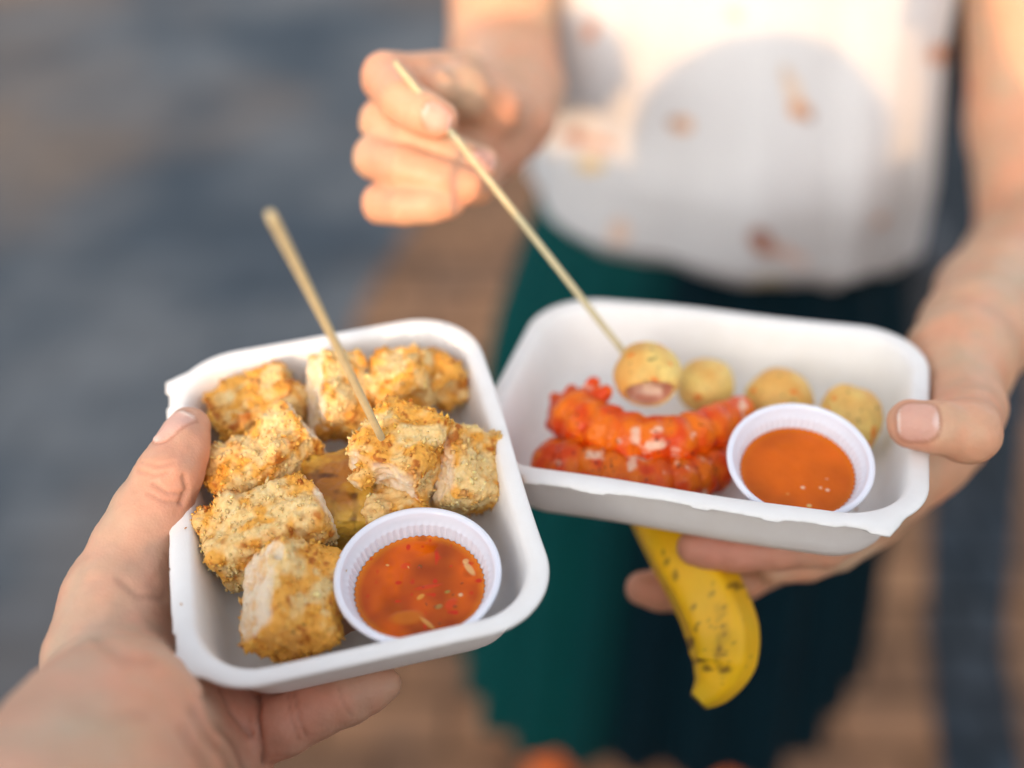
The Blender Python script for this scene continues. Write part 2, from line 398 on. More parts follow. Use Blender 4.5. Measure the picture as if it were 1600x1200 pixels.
def make_tray(seed, frame, rough_hinge):
    A, B, R = .0875, .0685, .030
    prof = []      # (inset, z) closed loop: top surface from rim edge to the floor, then back underneath
    top = [(0, -.0012), (.0003, -.0003), (.0012, .0002), (.003, .0003), (.0058, .0), (.0070, -.0008), (.0080, -.0028), (.0092, -.0075), (.0108, -.0145), (.0124, -.0215), (.0138, -.0262), (.0160, -.0298), (.0190, -.0318), (.024, -TH+.0014)]
    bot = [(.024, -TH), (.0185, -.0333), (.0150, -.0313), (.0126, -.0270), (.0112, -.0215), (.0096, -.0145), (.0080, -.0075), (.0072, -.0036), (.0064, -.0019), (.0050, -.0014), (.003, -.0013), (.0008, -.0016)]
    prof = top+bot
    # perimeter samples
    per = []; n_arc = 26; n_x = 90; n_y = 64
    def side(p, q, n):
        for i in range(n): per.append((p[0]+(q[0]-p[0])*i/n, p[1]+(q[1]-p[1])*i/n, None))
    sx, sy = A-R, B-R
    cs = [(sx, -sy, -math.pi/2), (sx, sy, 0), (-sx, sy, math.pi/2), (-sx, -sy, math.pi)]
    pts = []
    def arc(cx, cy, a0):
        for i in range(n_arc): pts.append((cx, cy, a0+math.pi/2*i/n_arc))
    def line(x0, y0, x1, y1, a, n):
        for i in range(n): pts.append((x0+(x1-x0)*i/n, y0+(y1-y0)*i/n, a))
    line(-sx, -sy, sx, -sy, -math.pi/2, n_x); arc(*cs[0]); line(sx, -sy, sx, sy, 0, n_y); arc(*cs[1])
    line(sx, sy, -sx, sy, math.pi/2, n_x); arc(*cs[2]); line(-sx, sy, -sx, -sy, math.pi, n_y); arc(*cs[3])
    pts = np.array(pts); n = len(pts)
    ss = np.cumsum(np.r_[0, np.hypot(*(np.diff(pts[:, :2], axis=0).T))]) 
    V_ = np.zeros((n, len(prof), 3))
    rj = np.random.default_rng(seed)
    jag = np.interp(np.arange(n), np.sort(rj.choice(n, 40, False)), rj.uniform(-1, 1, 40))
    jag2 = np.repeat(rj.uniform(-1, 1, n//5+1), 5)[:n]
    for k, (ins, z) in enumerate(prof):
        r = np.maximum(R-ins*.72, .002)
        for i in range(n):
            cx, cy, a = pts[i]
            # the arc radius shrinks more slowly than the inset, so inner corners stay generously round
            ex = (R-ins)-r
            x = cx+ex*np.sign(cx)*1.0+r*math.cos(a) if True else 0
            y = cy+ex*np.sign(cy)*1.0+r*math.sin(a)
            if abs(a) < 1e-9 or abs(a-math.pi) < 1e-9: x = np.sign(math.cos(a))*(A-ins)
            if abs(abs(a)-math.pi/2) < 1e-9: y = np.sign(math.sin(a))*(B-ins)
            # straight sides: keep the run between the rounded corners
            if abs(cx) < sx-1e-9: x = cx*(sx+ex)/sx
            if abs(cy) < sy-1e-9: y = cy*(sy+ex)/sy
            V_[i, k] = (x, y, z)
    # torn hinge edge along -y with two small ears where the arcs begin
    Y0 = V_[:, 0, 1].copy()
    for i in range(n):
        cx, cy, a = pts[i]
        hinge = cy < 0
        if not hinge: continue
        da = abs(a+math.pi/2) if a <= 0 else abs(a-1.5*math.pi)
        for k in (0, 1, 2, 3, len(prof)-1, len(prof)-2):
            wgt = {0: 1, 1: 1, 2: .8, 3: .35, len(prof)-1: .9, len(prof)-2: .4}[k]
            if abs(cy+sy) < 1e-9 and da < .80:
                add = 0
                if da < 1e-6: add = .0012+.0007*jag[i]*rough_hinge+.0005*jag2[i]*rough_hinge
                elif da < .62:
                    add = max(0, Y0[i]+B)*1.0+.0014*(da > .35)
                elif da < .80: add = max(0, Y0[i]+B)*(1-(da-.62)/.18)
                V_[i, k, 1] -= add*wgt
                if k in (0, 1): V_[i, k, 2] -= .0006*abs(jag2[i])*rough_hinge
    # hand-moulded waviness
    X = V_[..., 0]; Y = V_[..., 1]
    V_[..., 2] += .0005*np.sin(X*38+seed)*np.cos(Y*30) + .0004*np.sin(X*70+2*seed)*(np.abs(Y) > .04)
    V_[..., 1] += .0008*np.sin(X*45+seed)*(Y > 0)
    if rough_hinge > 1: V_[..., 2] *= .94
    v = V_.reshape(-1, 3); f = grid_faces(n, len(prof), True, False)
    # close floor: fan with rings
    kt = len(top)-1; kb = len(top)
    keep = []
    for q in f:
        j = q[0] % len(prof)
        if j == kt: continue
        keep.append(tuple(q))
    m_ = len(prof)
    for i in range(n):      # join underside back to the rim edge
        i2 = (i+1) % n; keep.append((i*m_+m_-1, i2*m_+m_-1, i2*m_, i*m_))
    vv = list(v); 
    for kk, zc, flip in ((kt, -TH+.001, False), (kb, -TH-.0004, True)):
        prev = [i*m_+kk for i in range(n)]
        for s in (.8, .55, .3):
            base = len(vv)
            for i in range(n):
                p0 = v[i*m_+kk]; vv.append((p0[0]*s, p0[1]*s, zc+(p0[2]-zc)*s*s))
            cur = [base+i for i in range(n)]
            for i in range(n):
                i2 = (i+1) % n; q = (prev[i], prev[i2], cur[i2], cur[i]); keep.append(q if not flip else q[::-1])
            prev = cur
        vv.append((0, 0, zc)); c = len(vv)-1
        for i in range(n):
            q = (prev[i], prev[(i+1) % n], c); keep.append(q if not flip else q[::-1])
    o = mesh_obj('food_tray', np.array(vv), keep, M['bagasse'])
    o.matrix_world = frame.M()
    return o
tL = make_tray(3, FL, .5); tR = make_tray(8, FR, 1.4)
tag(tL, 'white moulded pulp tray full of breaded chicken pieces, resting on the hand at lower left', 'food tray', 'white takeaway trays')
tag(tR, 'white moulded pulp tray with ragged near edge, holding orange prawns and pale fish balls', 'food tray', 'white takeaway trays')

# ------------------------------------------------------------------ sauce cups
def make_cup(frame, label, bits, seed, smooth_sauce=False):
    root = empty('sauce_cup', (0, 0, 0))
    nf = 60; ns = nf*6; th = np.arange(ns)/ns*2*math.pi
    H = .0305
    def wr(z): return .0180+.0100*((z+H)/H)      # inner wall radius at height z below the rim
    prof = []
    for z in (-.0300, -.0285, -.024, -.019, -.014, -.0095, -.0070, -.0058): prof.append((wr(z), z, 1))
    prof += [(wr(-.005), -.0050, 0), (.0280, -.0040, 0), (.0283, -.0012, 0), (.0287, -.0004, 0), (.0297, .0, 0), (.0306, -.0001, 0), (.0311, -.0006, 0), (.0312, -.0016, 0), (.0307, -.0021, 0), (.0298, -.0022, 0), (.0292, -.0040, 0)]
    for z in (-.0060, -.0075, -.012, -.018, -.024, -.0300): prof.append((wr(z)+.0007, z, 1))
    prof += [(.0178, -H, 0)]
    prof = [(.0001, -.0302, 0), (.012, -.0302, 0), (.0172, -.0302, 0)]+prof+[(.015, -H, 0), (.0001, -H, 0)]
    v = np.zeros((ns, len(prof), 3))
    for k, (r, z, fl) in enumerate(prof):
        rr = r+(.00028*np.cos(th*nf) if fl else 0)
        v[:, k, 0] = rr*np.cos(th); v[:, k, 1] = rr*np.sin(th); v[:, k, 2] = z
    mesh_obj('cup', v.reshape(-1, 3), grid_faces(ns, len(prof))[:, ::-1], M['plastic'], root)
    # liquid: slightly wavy surface with a meniscus, colour of suspended chilli, seeds and garlic
    SZ = -.0105; rings = 60; rs = wr(SZ)-.0001
    v = []; 
    for i in range(rings+1):
        r = rs*(1-(1-i/rings)**1.0) if i else 1e-5
        z = np.full(ns, SZ+.0006*np.exp(-(rs-r)/.0006))
        rr = r+(.00028*np.cos(th*nf) if i == rings else 0)
        v.append(np.stack([rr*np.cos(th), rr*np.sin(th), z], 1))
    v = np.transpose(np.array(v), (1, 0, 2)).reshape(-1, 3)
    n1 = vnoise(v, .004, seed); n2 = vnoise(v, .0016, seed+1); n3 = vnoise(v, .009, seed+2)
    col = np.array([.55, .085, .002])*(1+.40*n3[:, None])+np.array([.10, .03, .0])*n1[:, None]
    rad = np.hypot(v[:, 0], v[:, 1])
    edge = np.clip((rad-rs+.003)/.003, 0, 1)[:, None]; col = col*(1-edge*.6)+np.array([.80, .26, .012])*edge*.6
    if smooth_sauce: col = col*.35+np.array([.66, .125, .0])*.65*(1+.12*n3[:, None])
    else:
        red = np.clip((vnoise(v, .0028, seed+5)-.45)*4, 0, 1)[:, None]; col = col*(1-red)+np.array([.62, .03, .004])*red
        br = np.clip((vnoise(v, .006, seed+7)-.35)*2.5, 0, 1)[:, None]; col = col*(1-br*.6)+np.array([.35, .045, .003])*br*.6
    for (x, y, rx, ry, ang, c) in bits or []:
        ca, sa = math.cos(ang), math.sin(ang); dx, dy = v[:, 0]-x, v[:, 1]-y
        q = np.sqrt(((dx*ca+dy*sa)/rx)**2+((-dx*sa+dy*ca)/ry)**2)
        wv = np.clip((1.25-q)/.5, 0, 1)[:, None]*.62
        col = col*(1-wv)+np.array(c)*wv; v[:, 2] += wv[:, 0]*.00035
    v[:, 2] += .00012*n1+.00006*n2
    mesh_obj('sauce', v, grid_faces(ns, rings+1)[:, :], M['sauce'], root, col=np.clip(col, 0, 1))
    tag(root, label, 'sauce cup', 'plastic cups of chilli sauce')
    return root
rb = np.random.default_rng(5)
bitsL = [(.0185, .0085, .0035, .0012, -1.0, (.85, .62, .25)), (.0035, -.0155, .0038, .0008, -.75, (.75, .42, .10)), (.0105, -.002, .0010, .0007, .3, (.30, .30, .06)),
         (.0075, -.0085, .0014, .0010, .5, (.32, .26, .07)), (.0005, -.004, .0016, .0009, .7, (.75, .40, .07)), (-.004, -.013, .006, .0030, .1, (.62, .18, .01)),
         (-.0005, .010, .0008, .0009, 0, (.12, .08, .02)), (.0155, -.0035, .0008, .0008, 0, (.85, .65, .35)), (-.006, .0105, .0018, .0014, .4, (.75, .05, .01)), (.003, .0005, .005, .0009, .2, (.68, .04, .01)),
         (.012, -.0075, .0028, .0018, .9, (.70, .05, .01)), (.017, .012, .0012, .0012, 0, (.85, .55, .2))]
bitsL += [(rb.uniform(-.016, .018), rb.uniform(-.016, .016), rb.uniform(.0003, .0009), rb.uniform(.0003, .0007), rb.uniform(0, 3), random.choice([(.8, .5, .15), (.7, .04, .01), (.2, .05, .01)])) for _ in range(12)]
bitsR = [(.001, -.008, .0009, .0007, 0, (.9, .75, .5)), (.0085, -.0085, .0007, .0007, 0, (.85, .55, .3)), (.0112, -.0098, .0008, .0007, 0, (.95, .75, .5)), (.002, -.0175, .0010, .0008, 0, (.85, .8, .3)), (.012, -.004, .0006, .0005, 0, (.8, .4, .2)), (-.006, -.011, .0008, .0006, 0, (.8, .3, .05))]
cupL = make_cup(FL, 'ribbed plastic cup of reddish chilli sauce with seeds and flakes, beside the breaded chicken', bitsL, 3)
cupR = make_cup(FR, 'ribbed plastic cup of smooth orange sauce, beside the prawns and fish balls', bitsR, 12, True)
def place(o, p, X, Y, Z, k): o.matrix_world = Frame(p, X, Y, Z, k).M()
def tilted(Z0, about, deg):
    return np.array(Quaternion(Vector(about), math.radians(deg)) @ Vector(Z0))
hor = nrm(np.cross(np.array([0, 1., 0]), zL)) 
place(cupL, FL.pt(652, 893, -.0010), hor, nrm(np.cross(zL, hor)), zL, SCL)
zc = tilted(zR, CX, 15); hc = nrm(np.cross(np.array([0, 1., 0]), zc))
place(cupR, FR.pt(1251, 716, .001), hc, nrm(np.cross(zc, hc)), zc, .93)

# ------------------------------------------------------------------ breaded chicken
def shards(n_, v, nn, size, rg):
    """n_ jagged crumb flakes scattered on surface points v with normals nn"""
    pick = rg.integers(0, len(v), n_); c = v[pick]; n0 = nn[pick]
    base = np.array([(1, 0, 0), (0, 1, 0), (-1, 0, 0), (0, -1, 0), (0, 0, 1), (0, 0, -1)], float)
    tri = np.array([(0, 1, 4), (1, 2, 4), (2, 3, 4), (3, 0, 4), (1, 0, 5), (2, 1, 5), (3, 2, 5), (0, 3, 5)])
    q = rg.normal(size=(n_, 4)); q /= np.linalg.norm(q, axis=1, keepdims=True)
    a, b, cc, d = q.T
    R = np.stack([1-2*(cc*cc+d*d), 2*(b*cc-a*d), 2*(b*d+a*cc), 2*(b*cc+a*d), 1-2*(b*b+d*d), 2*(cc*d-a*b), 2*(b*d-a*cc), 2*(cc*d+a*b), 1-2*(b*b+cc*cc)], 1).reshape(-1, 3, 3)
    sc = rg.uniform(.55, 1.0, (n_, 1, 3))*np.array([1, .8, .32])*size*rg.uniform(.45, 1.3, (n_, 1, 1))
    pts = base[None]*sc*rg.uniform(.55, 1.25, (n_, 6, 1))
    pts = np.einsum('nij,nkj->nki', R, pts)+c[:, None]+n0[:, None]*size*.25
    f = (tri[None]+(np.arange(n_)*6)[:, None, None]).reshape(-1, 3)
    return pts.reshape(-1, 3), f, pick
def chicken(label, a, b, hw, ht, seed, meat=(), brown=.5, tail=None, roll=0, h=.00055, edge=()):
    rg = np.random.default_rng(seed); hw *= .93; ht *= .92
    X = nrm(b-a); up = np.array([0, 0, 1.0]); Y = nrm(np.cross(up, X)); Z = np.cross(X, Y)
    if roll:
        c_, s_ = math.cos(roll), math.sin(roll); Y, Z = Y*c_+Z*s_, Z*c_-Y*s_
    L = np.linalg.norm(b-a)/2+hw*.15; R = np.array([X, Y, Z]); c = (a+b)/2
    rd = min(hw, ht)*.36
    prims = [('box', c, R, (L, hw, ht), rd, 1e-4)]
    for _ in range(5):                                  # lumps and hollows so that no two pieces share an outline
        o = c+X*rg.uniform(-1, 1)*L*.75+Y*rg.choice([-1, 1])*hw*rg.uniform(.3, .8)+Z*rg.uniform(-.3, .9)*ht
        prims.append(('ell', o, R, tuple(rg.uniform(.004, .0065, 3)), .004))
    for _ in range(2):
        o = c+X*rg.uniform(-1, 1)*L+Y*rg.choice([-1, 1])*hw*1.15+Z*rg.uniform(-.6, 1)*ht
        prims.append(('cutell', o, R, tuple(rg.uniform(.003, .0065, 3)), .003))
    if tail is not None: prims.append(('cone', c+(tail-c)*.45, tail, .007, .0032, .004))
    v, f = eval_sdf(prims, h)
    v = relax(v, f, 2); n = vert_normals(v, f)
    v0 = v.copy()
    loc = (v-c)@R.T
    mt = np.zeros(len(v))
    for (ax, sg) in meat:
        mt = np.maximum(mt, np.clip(((n@R[ax])*sg-.62+.22*vnoise(v, .005, seed))/.30, 0, 1))
    cr = 1-mt
    big = vnoise(v, .009, seed+1); mid = vnoise(v, .0038, seed+2); fine = vnoise(v, .0013, seed+3)
    wl = worley(v, .0021, seed+4); wl2 = worley(v, .0011, seed+9)
    disp = .0019*big+cr*(.0012*mid+.0009*(.6-wl)+.00025*(.5-wl2)+.0003*fine)+mt*(.0008*mid+.0005*fine-.0010)+mt*.0004*np.sin(loc[:, 2]*1900+5*big+3*mid)
    v = v+n*disp[:, None]
    # colour: pale panko, golden patches, toasted spots, dark flecks, white meat on cut sides
    pale = np.array([.88, .63, .29]); gold = np.array([.85, .385, .035]); toast = np.array([.46, .13, .015]); dark = np.array([.07, .025, .01]); meatc = np.array([.84, .70, .54])
    g = np.clip((vnoise(v0, .0085, seed+20)*.7+vnoise(v0, .003, seed+21)*.5+brown-.38)*2.2, 0, 1)[:, None]
    for (ax, sg) in edge: g = np.clip(g+np.clip(sg*loc[:, ax]/[L, hw, ht][ax]-.45, 0, 1)[:, None]*1.6, 0, 1)
    q3 = np.sort(np.abs(loc)/np.array([L, hw, ht]), axis=1); edg = np.clip((q3[:, 1]-.80)/.2, 0, 1)*(n[:, 2] > -.3)
    g = np.clip(g+(edg*.55*(.6+vnoise(v0, .006, seed+41)))[:, None], 0, 1)
    t_ = np.clip((edg*.52+vnoise(v0, .0042, seed+22)*.6+vnoise(v0, .0014, seed+23)*.5+(brown-.5)*.5-.36)*4, 0, 1)[:, None]*g
    ao_ = 0
    dk = np.clip((vnoise(v0, .0012, seed+24)*.8+vnoise(v0, .006, seed+25)*.5-.95)*9, 0, 1)[:, None]
    wh = np.clip((vnoise(v0, .0017, seed+30)-.25)*2.5, 0, 1)[:, None]
    col = pale*(1-wh*.6)+np.array([.86, .70, .40])*wh*.6
    col = col*(1-g*.85)+gold*g*.85; col = col*(1-t_*.9)+toast*t_*.9
    mm = mt[:, None]*np.clip(.80+.5*mid[:, None]+.2*fine[:, None], 0, 1); col = col*(1-mm)+meatc*(1+.06*mid[:, None])*mm
    col = col*(1-dk)+dark*dk
    col = col*(.93+.12*np.clip(.6-wl, -.5, .6))[:, None]
    # crumb flakes
    ok = np.where(cr > .6)[0]; area_n = int(len(v)*.026)
    sv, sf, pk = shards(area_n, v[ok], n[ok], .00125, rg)
    sc_ = np.repeat(col[ok][pk]*rg.uniform(.85, 1.25, (area_n, 1)), 6, 0)
    sv2, sf2, pk2 = shards(int(area_n*.30), v[ok], n[ok], .0021, rg)
    sc2 = np.repeat(col[ok][pk2]*rg.uniform(.9, 1.3, (len(pk2), 1)), 6, 0)
    f3 = np.concatenate([f[:, [0, 1, 2]], f[:, [0, 2, 3]]])
    vv = np.concatenate([v, sv, sv2]); ff = np.concatenate([f3, sf+len(v), sf2+len(v)+len(sv)]); cc = np.clip(np.concatenate([col, sc_, sc2]), 0, .95)
    o = mesh_obj('breaded_chicken', vv, ff, M['crumb'], col=cc)
    recentre(o)
    return tag(o, label, 'fried chicken', 'breaded chicken pieces in the left tray')
q = FL.pt
chicken('chicken piece with orange toasted upper edge, in the far left corner of its tray', q(352, 668, -.014), q(455, 612, -.008), .0150, .0115, 11, brown=.72, edge=((1, 1), (0, -1)))
chicken('long chicken piece slanting behind the thumb side, its far end browned', q(352, 776, -.012), q(478, 672, .001), .0138, .0120, 12, meat=((0, 1),), brown=.52, edge=((0, -1),))
chicken('pale gold chicken piece lying across the left side, touching the nearest white-sided piece', q(338, 872, -.012), q(500, 790, -.004), .0140, .0120, 13, meat=((0, 1),), brown=.5)
chicken('nearest chicken piece with white meat on its left side, by the sauce cup', q(450, 1004, -.009), q(458, 876, -.006), .0155, .0145, 14, meat=((1, 1),), roll=.62, brown=.66, edge=((0, -1),))
chicken('upright chicken piece at the back behind the skewer, pale on its left side', q(528, 672, -.010), q(522, 562, .004), .0110, .0125, 15, meat=((1, 1),), roll=.45, brown=.55)
chicken('wide chicken piece at the back right of the skewer', q(585, 606, -.006), q(665, 590, -.002), .0125, .0120, 16, brown=.5)
chicken('small browned chicken piece tucked in the far right corner', q(672, 612, -.012), q(705, 582, -.008), .0125, .0110, 17, brown=.75)
chicken('toasted chicken piece speared by the skewer in the middle, with a crumbly tail', q(603, 742, .003), q(660, 662, .006), .0165, .0125, 18, meat=((0, -1),), brown=.66, tail=q(560, 748, .006), edge=((0, 1),))
chicken('rightmost chicken piece, leaning on the speared one, pale on its left side', q(728, 784, -.014), q(721, 686, -.003), .0145, .0140, 19, meat=((1, 1),), roll=.50, brown=.52, edge=((1, -1),))
chicken('low chicken piece half hidden between the sauce cup and the speared one', q(585, 800, -.016), q(665, 800, -.016), .0115, .0120, 20, brown=.45)

def potato(label, a, b, hw, ht, seed, dark=.5):
    X = nrm(b-a); up = np.array([0, 0, 1.0]); Y = nrm(np.cross(up, X)); Z = np.cross(X, Y); R = np.array([X, Y, Z]); c = (a+b)/2
    L = np.linalg.norm(b-a)/2
    v, f = eval_sdf([('box', c, R, (L, hw, ht), .0022, 1e-4), ('cutell', c+X*L+Z*ht, R, (.006, .02, .004), .004)], .0006)
    v = relax(v, f, 2); n = vert_normals(v, f); loc = (v-c)@R.T
    v = v+n*(.0010*vnoise(v, .005, seed)+.0003*vnoise(v, .0012, seed+1))[:, None]
    col = np.tile(np.array([.72, .42, .06]), (len(v), 1))
    e = np.clip(1-np.minimum(ht-loc[:, 2], hw-np.abs(loc[:, 1]))/.003, 0, 1)*(n[:, 2] > -.2)
    topf = np.clip((n@Z)-.3, 0, 1)*1.5
    br = np.clip(e*.55+topf*(.35+vnoise(v, .007, seed+3)*.9)+dark-.5+vnoise(v, .002, seed+4)*.2, 0, 1)[:, None]
    col = col*(1-br*.9)+np.array([.36, .12, .015])*br*.9
    bk = np.clip((vnoise(v, .004, seed+6)+topf*.3-.72)*3, 0, 1)[:, None]*.85; col = col*(1-bk)+np.array([.09, .028, .008])*bk
    o = mesh_obj('potato_wedge', v, f, M['potato'], col=col); recentre(o)
    return tag(o, label, 'potato wedge', 'fried potato wedges in the left tray')
potato('golden potato wedge with a scorched top, in the middle under the chicken', q(520, 735, -.014), q(548, 838, -.016), .0125, .0130, 31, .45)
potato('dark browned potato wedge, right under the skewer point', q(592, 705, -.018), q(602, 640, -.015), .0085, .0110, 32, .85)

# crumbs lying on the trays
cr_v = []; 
for i in range(46):
    if i < 34: pp = FL.pt(rng.uniform(300, 820), rng.uniform(700, 1000), -.0322)
    else: pp = FR.pt(rng.uniform(1150, 1380), rng.uniform(740, 800), -.0322)
    lc = (pp-(FL if i < 34 else FR).c); F_ = FL if i < 34 else FR
    if abs(lc@F_.X) > .06 or abs(lc@F_.Y) > .043: continue
    v_, f_, _ = shards(1, pp[None], F_.Z[None], rng.uniform(.0004, .0009), rng)
    o = mesh_obj('crumb', v_, f_, M['crumb'], col=np.tile(np.array([.75, .42, .12])*rng.uniform(.7, 1.1), (6, 1))); recentre(o)
    tag(o, 'tiny loose golden crumb on the floor of the chicken tray' if i < 34 else 'tiny loose orange crumb on the floor of the prawn tray', 'crumb', 'loose crumbs on the chicken tray floor' if i < 34 else 'loose crumbs on the prawn tray floor')

for k_, (fr_, px0, py0, h0, sz, c0, lab) in enumerate(((FL, 284, 945, .0009, .0011, (.55, .28, .10), 'brown crumb stuck on the left rim of the chicken tray near the palm'), (FL, 290, 826, .0008, .0008, (.50, .22, .08), 'tiny brown crumb on the chicken tray rim just below the thumb'),
        (FL, 724, 532, .0008, .0010, (.60, .40, .18), 'pale crumb on the far right corner of the chicken tray rim'), (FR, 1338, 797, -.030, .0013, (.62, .25, .04), 'orange crumb beside the sauce cup in the prawn tray corner'))):
    v_, f_, _ = shards(1, fr_.pt(px0, py0, h0)[None], fr_.Z[None], sz*1.6, rng)
    o = mesh_obj('crumb', v_, f_, M['crumb'], col=np.tile(np.array(c0), (6, 1))); recentre(o); tag(o, lab, 'crumb')
# ------------------------------------------------------------------ skewers
def skewer(label, a, b, r0, r1, tip):
    n = 40; path = np.linspace(a, b, n); rad = np.linspace(r0, r1, n); rad[0] *= .75
    rad[-tip:] = np.linspace(r1, .0003, tip)
    path = path+np.array([0, .0006, 0])*np.sin(np.linspace(0, 5, n))[:, None]
    v, f = sweep(path, rad, 20, lambda th, i: 1+.03*np.cos(5*th))
    o = mesh_obj('bamboo_skewer', v, f, M['bamboo']); recentre(o)
    return tag(o, label, 'skewer', 'bamboo skewers')
s1a = P(421, 332, .322); s1b = q(601, 692, .012)
skewer('bamboo skewer standing in the toasted chicken piece, its blunt end free', s1a, s1b+nrm(s1b-s1a)*.014, .0016, .00145, 5)
s2a = P(616, 96, .478); s2b = FR.pt(977, 552, .010)
skewer('bamboo skewer held between fingers and thumb, stuck in the bitten fish ball', s2a, s2b+nrm(s2b-s2a)*.02, .0016, .0015, 5)

# ------------------------------------------------------------------ prawns and fish balls
def prawn(label, pts, rad, seed, extra=(), nb=10, tone=1.0):
    path = catmull(pts, 60); rr = np.interp(np.linspace(0, 1, 60), np.linspace(0, 1, len(rad)), rad)
    s = np.r_[0, np.cumsum(np.linalg.norm(np.diff(path, axis=0), axis=1))]; Ltot = s[-1]
    prims = []; up = np.array([0, 0, 1.0]); rg = np.random.default_rng(seed)
    for i in range(nb):
        u = (i+.5+rg.uniform(-.12, .12))/nb*Ltot; c = np.array([np.interp(u, s, path[:, k]) for k in range(3)]); r = np.interp(u, s, rr)
        j = min(int(np.searchsorted(s, u)), 58); T = nrm(path[j+1]-path[max(j-1, 0)]); Y = nrm(np.cross(up, T)); Z = np.cross(T, Y)
        prims.append(('ell', c+rg.normal(size=3)*.0004, np.array([T, Y, Z]), (Ltot/nb*.95, r*rg.uniform(.96, 1.05), r*rg.uniform(.96, 1.04)), .0018))
    for e in extra: prims.append(e)
    v, f = eval_sdf(prims, .0006); v = relax(v, f, 1); n = vert_normals(v, f)
    w1 = worley(v, .0035, seed)
    v2 = v+n*(.0005*vnoise(v, .0042, seed)+.0006*vnoise(v, .009, seed+11)+.0003*vnoise(v, .0015, seed+1)-.0003*np.abs(vnoise(v, .0028, seed+8)))[:, None]
    # per-vertex position along the body -> pale bands in the grooves and pale blotches
    dd = ((v[:, None, :]-path[None])**2).sum(2); jj = dd.argmin(1); u = s[jj]/Ltot*nb; groove = np.abs((u % 1)-.5)*2
    red = np.array([.72, .060, .001]); org = np.array([.82, .165, .002]); deep = np.array([.42, .018, .004]); pale = np.array([.90, .60, .42])
    a = np.clip(vnoise(v, .005, seed+2)*1.2+.45, 0, 1)[:, None]; col = red*(1-a)+org*a
    g = np.clip((groove-.72)/.28, 0, 1)[:, None]*(.25+.3*np.clip(vnoise(v, .006, seed+14), -1, 1)[:, None]); col = col*(1-g)+deep*g
    p = np.clip((vnoise(v, .0062, seed+3)*.9+vnoise(v, .002, seed+4)*.35-.52)*3.5, 0, 1)[:, None]; col = col*(1-p*.85)+pale*p*.85
    k = np.clip((vnoise(v, .0011, seed+5)+vnoise(v, .007, seed+6)*.4-.80)*8, 0, 1)[:, None]; col = col*(1-k)+np.array([.12, .02, .01])*k
    o = mesh_obj('prawn', v2, f, M['prawn'], col=np.clip(col*tone, 0, 1)); recentre(o)
    return tag(o, label, 'prawn', 'orange prawns in the right tray')
r_ = FR.pt
I3 = np.eye(3)
def ax_frame(a, b):
    X = nrm(b-a); Y = nrm(np.cross([0, 0, 1.0], X)); return np.array([X, Y, np.cross(X, Y)])
fan = []
for (x0, y0, h0, x1, y1, h1, ra, rb_) in ((905, 650, -.008, 926, 600, .002, .0085, .0042), (890, 650, -.010, 893, 612, -.004, .0085, .0045), (885, 655, -.010, 868, 622, -.006, .008, .0040), (885, 665, -.012, 866, 662, -.010, .008, .0045),
                                         (915, 640, -.006, 948, 612, .002, .006, .004), (890, 648, -.006, 908, 622, .002, .006, .003)):
    fan.append(('cone', r_(x0, y0, h0), r_(x1, y1, h1), ra*1.0, rb_*.75, .003))
prawn('upper curled orange prawn lying on top, under the bitten fish ball', [r_(888, 645, -.007), r_(930, 670, -.006), (r_(985, 686, -.006)), r_(1040, 689, -.006), r_(1092, 675, -.007), r_(1135, 655, -.009), r_(1163, 640, -.010)],
      [.0122, .0124, .0116, .0110, .0104, .0094, .0062], 41, fan, nb=10)
prawn('lower orange prawn along the near edge of its tray, beneath the curled one', [r_(848, 712, -.014), r_(895, 732, -.015), r_(950, 746, -.0165), r_(1010, 755, -.0175), r_(1065, 752, -.0185), r_(1110, 730, -.0195), r_(1150, 692, -.0205)],
      [.0095, .0125, .0130, .0128, .0120, .0105, .0075], 47, (), nb=11, tone=.78)
def ball(label, c, r, seed, bite=None, tan=.35, up=(0, 0, 1), squash=.88):
    prims = [('ell', c, I3, (r, r, r*squash), 1e-4)]
    if bite is not None: prims += [('cutell', bite[0], I3, (bite[1], bite[1], bite[1]*.8), .0008), ('cutell', bite[0]+bite[2], I3, (bite[1]*.6,)*3, .0008)]
    v, f = eval_sdf(prims, .0006); v = relax(v, f, 1); n = vert_normals(v, f)
    inner = np.zeros(len(v))
    if bite is not None: inner = np.clip((.955-np.linalg.norm((v-c)/np.array([r, r, r*squash]), axis=1))/.05, 0, 1)
    v2 = v+n*(.0011*vnoise(v, .009, seed)+.00022*vnoise(v, .0016, seed+1)+inner*.0010*vnoise(v, .002, seed+5))[:, None]
    col = np.array([.80, .58, .18])*(1+.10*vnoise(v, .002, seed+2)[:, None])
    a = np.clip((((v-c)@nrm(up))/r-.25+.5*vnoise(v, .006, seed+3))*1.2+tan-.3, 0, 1)[:, None]
    col = col*(1-a*.7)+np.array([.70, .30, .055])*a*.7
    o_ = np.clip((vnoise(v, .004, seed+6)-.62)*7, 0, 1)[:, None]; col = col*(1-o_)+np.array([.80, .22, .02])*o_
    k = np.clip((vnoise(v, .0015, seed+4)-.70)*10, 0, 1)[:, None]; col = col*(1-k*.8)+np.array([.16, .13, .04])*k*.8
    mm = inner[:, None]; deep = np.clip(vnoise(v, .004, seed+9)*1.5+.6, 0, 1)[:, None]
    col = col*(1-mm)+(np.array([.52, .22, .14])*deep+np.array([.75, .55, .40])*(1-deep))*mm
    o = mesh_obj('fish_ball', v2, f, M['ball'], col=np.clip(col, 0, 1)); recentre(o)
    return tag(o, label, 'fish ball', 'pale fish balls in the right tray')
cb = r_(1011, 585, .006)
